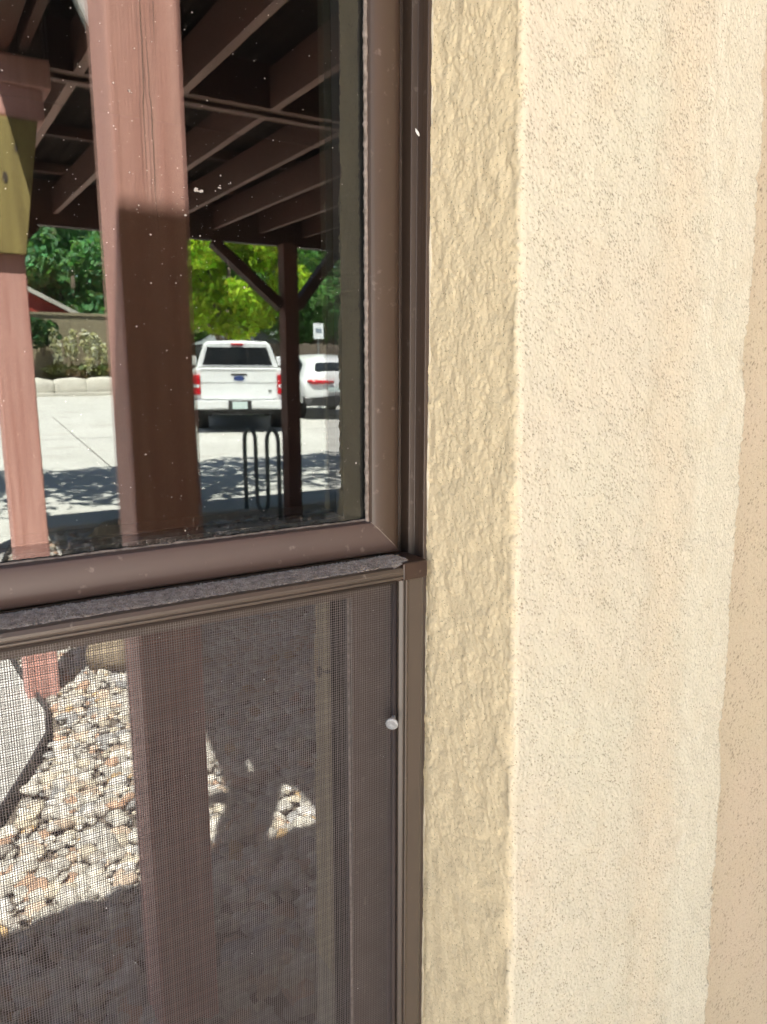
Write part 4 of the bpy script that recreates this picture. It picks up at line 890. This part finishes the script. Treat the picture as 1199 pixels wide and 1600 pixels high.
# tall flower stalks before the wall
def stalks(x, y, z0, seed, label):
    r = np.random.default_rng(seed); t = thing('flowering_plant', (x, CAM_D - y, z0), label, 'plant', 'flowering plants by the tan wall')
    for k in range(6):
        bx, by = x + r.normal(0, .25), y + r.normal(0, .15); hx = bx + r.normal(0, .25); hz = z0 + r.uniform(0.9, 1.9)
        m = MB(); m.tube([(bx, by, z0), ((bx + hx) / 2 - .03, by, (z0 + hz) / 2), (hx, by, hz)], [.014, .011, .007], 5); m.build('stalk', M['bark'], t, mirror=True)
        V, F, c = leaves([(hx, by, hz - .05 - .13 * i) for i in range(5)], [.15] * 5, 110, .09, (0.62, 0.58, 0.42), .05, seed * 10 + k, 1.3)
        link('flower_head', V, F, M['leaf'], t, mirror=True, cols=c)
    V, F, c = leaves([(x, y, z0 + .3)], [.55], 260, .14, (0.12, 0.13, 0.06), .1, seed + 77, .5); link('foliage', V, F, M['leaf'], t, mirror=True, cols=c)
for i, (x, lab) in enumerate(((5.55, 'pale flower stalks nearest the left post, before the tan wall'), (6.5, 'pale flower stalks in the middle of the bed before the tan wall'), (7.35, 'pale flower stalks nearest the big post, before the tan wall'))):
    stalks(x, 33.9, 0.95, 60 + i, lab)

# ---------------------------------------------------------------- walls, fence, shed, house, sign beyond the lot
tw = thing('tan_wall', (6.0, CAM_D - 35.0, 0.0), 'tan rendered garden wall behind the parking lot', 'wall')
for k in range(11):
    q = MB(); x = -17 + k * 2.6; q.box(x, x + 2.585, 35.0, 35.2, 0.0, 3.55); q.build('panel', M['tanwall'], tw, mirror=True, bevel=0.01)
q = MB(); q.box(-17.05, 11.65, 34.95, 35.25, 3.552, 3.66); q.build('coping', M['tanwall'], tw, mirror=True)
rb = thing('retaining_wall', (6.0, CAM_D - 33.3, 0.0), 'low whitish stone retaining wall along the far edge of the lot', 'wall')
r_ = np.random.default_rng(5); x = -16.0; bV, bF = ico(3)
while x < 11.0:
    wd = r_.uniform(.7, 1.5); sgn = np.sign(bV); V = sgn * np.abs(bV) ** 0.55
    V = V * (1 + r_.normal(0, .03, (len(V), 1))) * (wd * .56, .24, .5 + r_.uniform(-.04, .05)) + (x + wd / 2, 33.2 + r_.uniform(-.05, .05), .50)
    link('stone', V, bF, M['concrete_white'], rb, mirror=True, smooth=True); x += wd
q = MB(); q.box(-16, 11, 33.35, 34.95, 0, .86); tag(q.build('planting_bed', M['soil'], None, mirror=True), kind='structure')
q = MB(); q.box(-16, 11.4, 32.55, 32.9, 0, .14 + rise(32.7)); tag(q.build('lot_kerb', M['concrete_white'], None, mirror=True, bevel=0.02), kind='structure')
fe = thing('board_fence', (15.0, CAM_D - 28.4, 0.0), 'grey-brown board fence behind the crossover car', 'fence')
for k in range(130):
    x = 11.2 + k * 0.145; q = MB(); q.box(x, x + 0.137, 28.4 - 0.01 * (k % 2), 28.425, 0.03, 2.36 + 0.03 * math.sin(k * 1.7)); q.build('board', M['fencewood'], fe, mirror=True)
for z in (0.4, 1.9): q = MB(); q.box(11.2, 30.05, 28.43, 28.48, z, z + .09); q.build('rail', M['fencewood'], fe, mirror=True)
sh = thing('garden_shed', (12.6, CAM_D - 33.0, 0.0), 'grey garden shed with gable roof behind the fence', 'shed')
q = MB(); q.box(11.4, 14.4, 31.8, 34.0, 0, 2.4); q.build('wall', M['grey'], sh, mirror=True)
q = MB(); q.prism([(11.2, 2.4), (14.6, 2.4), (12.9, 3.25)], lambda p, t: (p[0], t, p[1]), 31.6, 34.2); fixn(q.build('roof', M['grey'], sh, mirror=True))
pil = thing('masonry_pier', (9.05, CAM_D - 30.0, 0.0), 'pale tan masonry pier behind the cab of the pickup truck', 'pier')
q = MB(); q.box(8.85, 9.85, 31.0, 31.5, 0, 3.1); q.build('shaft', M['concrete_white'], pil, mirror=True, bevel=.03)
q = MB(); q.box(8.75, 9.95, 30.9, 31.6, 3.1, 3.22); q.build('cap', M['concrete_white'], pil, mirror=True)
ho = thing('red_roofed_house', (4.0, CAM_D - 38.0, 0.0), 'small house with a red gable and pale barge boards seen over the tan wall', 'house')
q = MB(); q.box(1.2, 6.6, 36.6, 40.0, 0, 3.6); q.build('wall', M['concrete_white'], ho, mirror=True)
q = MB(); q.prism([(0.9, 3.6), (7.0, 3.6), (3.95, 5.1)], lambda p, t: (p[0], t, p[1]), 36.4, 40.2); fixn(q.build('gable', M['redroof'], ho, mirror=True))
for a_, b_ in (((7.15, 3.52), (3.9, 5.16)), ((3.9, 5.16), (0.75, 3.55))):
    q = MB(); q.bar((a_[0], 36.3, a_[1] + .08), (b_[0], 36.3, b_[1] + .08), .24, .17, (0, 0, 1)); q.build('barge_board', M['concrete_white'], ho, mirror=True)
sg = thing('parking_sign', (11.35, CAM_D - 22.0, 0.0), 'white parking sign on a post behind the crossover car', 'sign')
q = MB(); q.box(11.17, 11.52, 22.0, 22.01, 2.32, 2.80); q.build('plate', M['signwhite'], sg, mirror=True)
q = MB(); q.box(11.325, 11.365, 22.012, 22.05, 0, 2.80); q.build('post', M['rim'], sg, mirror=True)
q = MB(); q.box(11.24, 11.45, 21.996, 21.999, 2.50, 2.64); q.build('print', M['signblue'], sg, mirror=True)
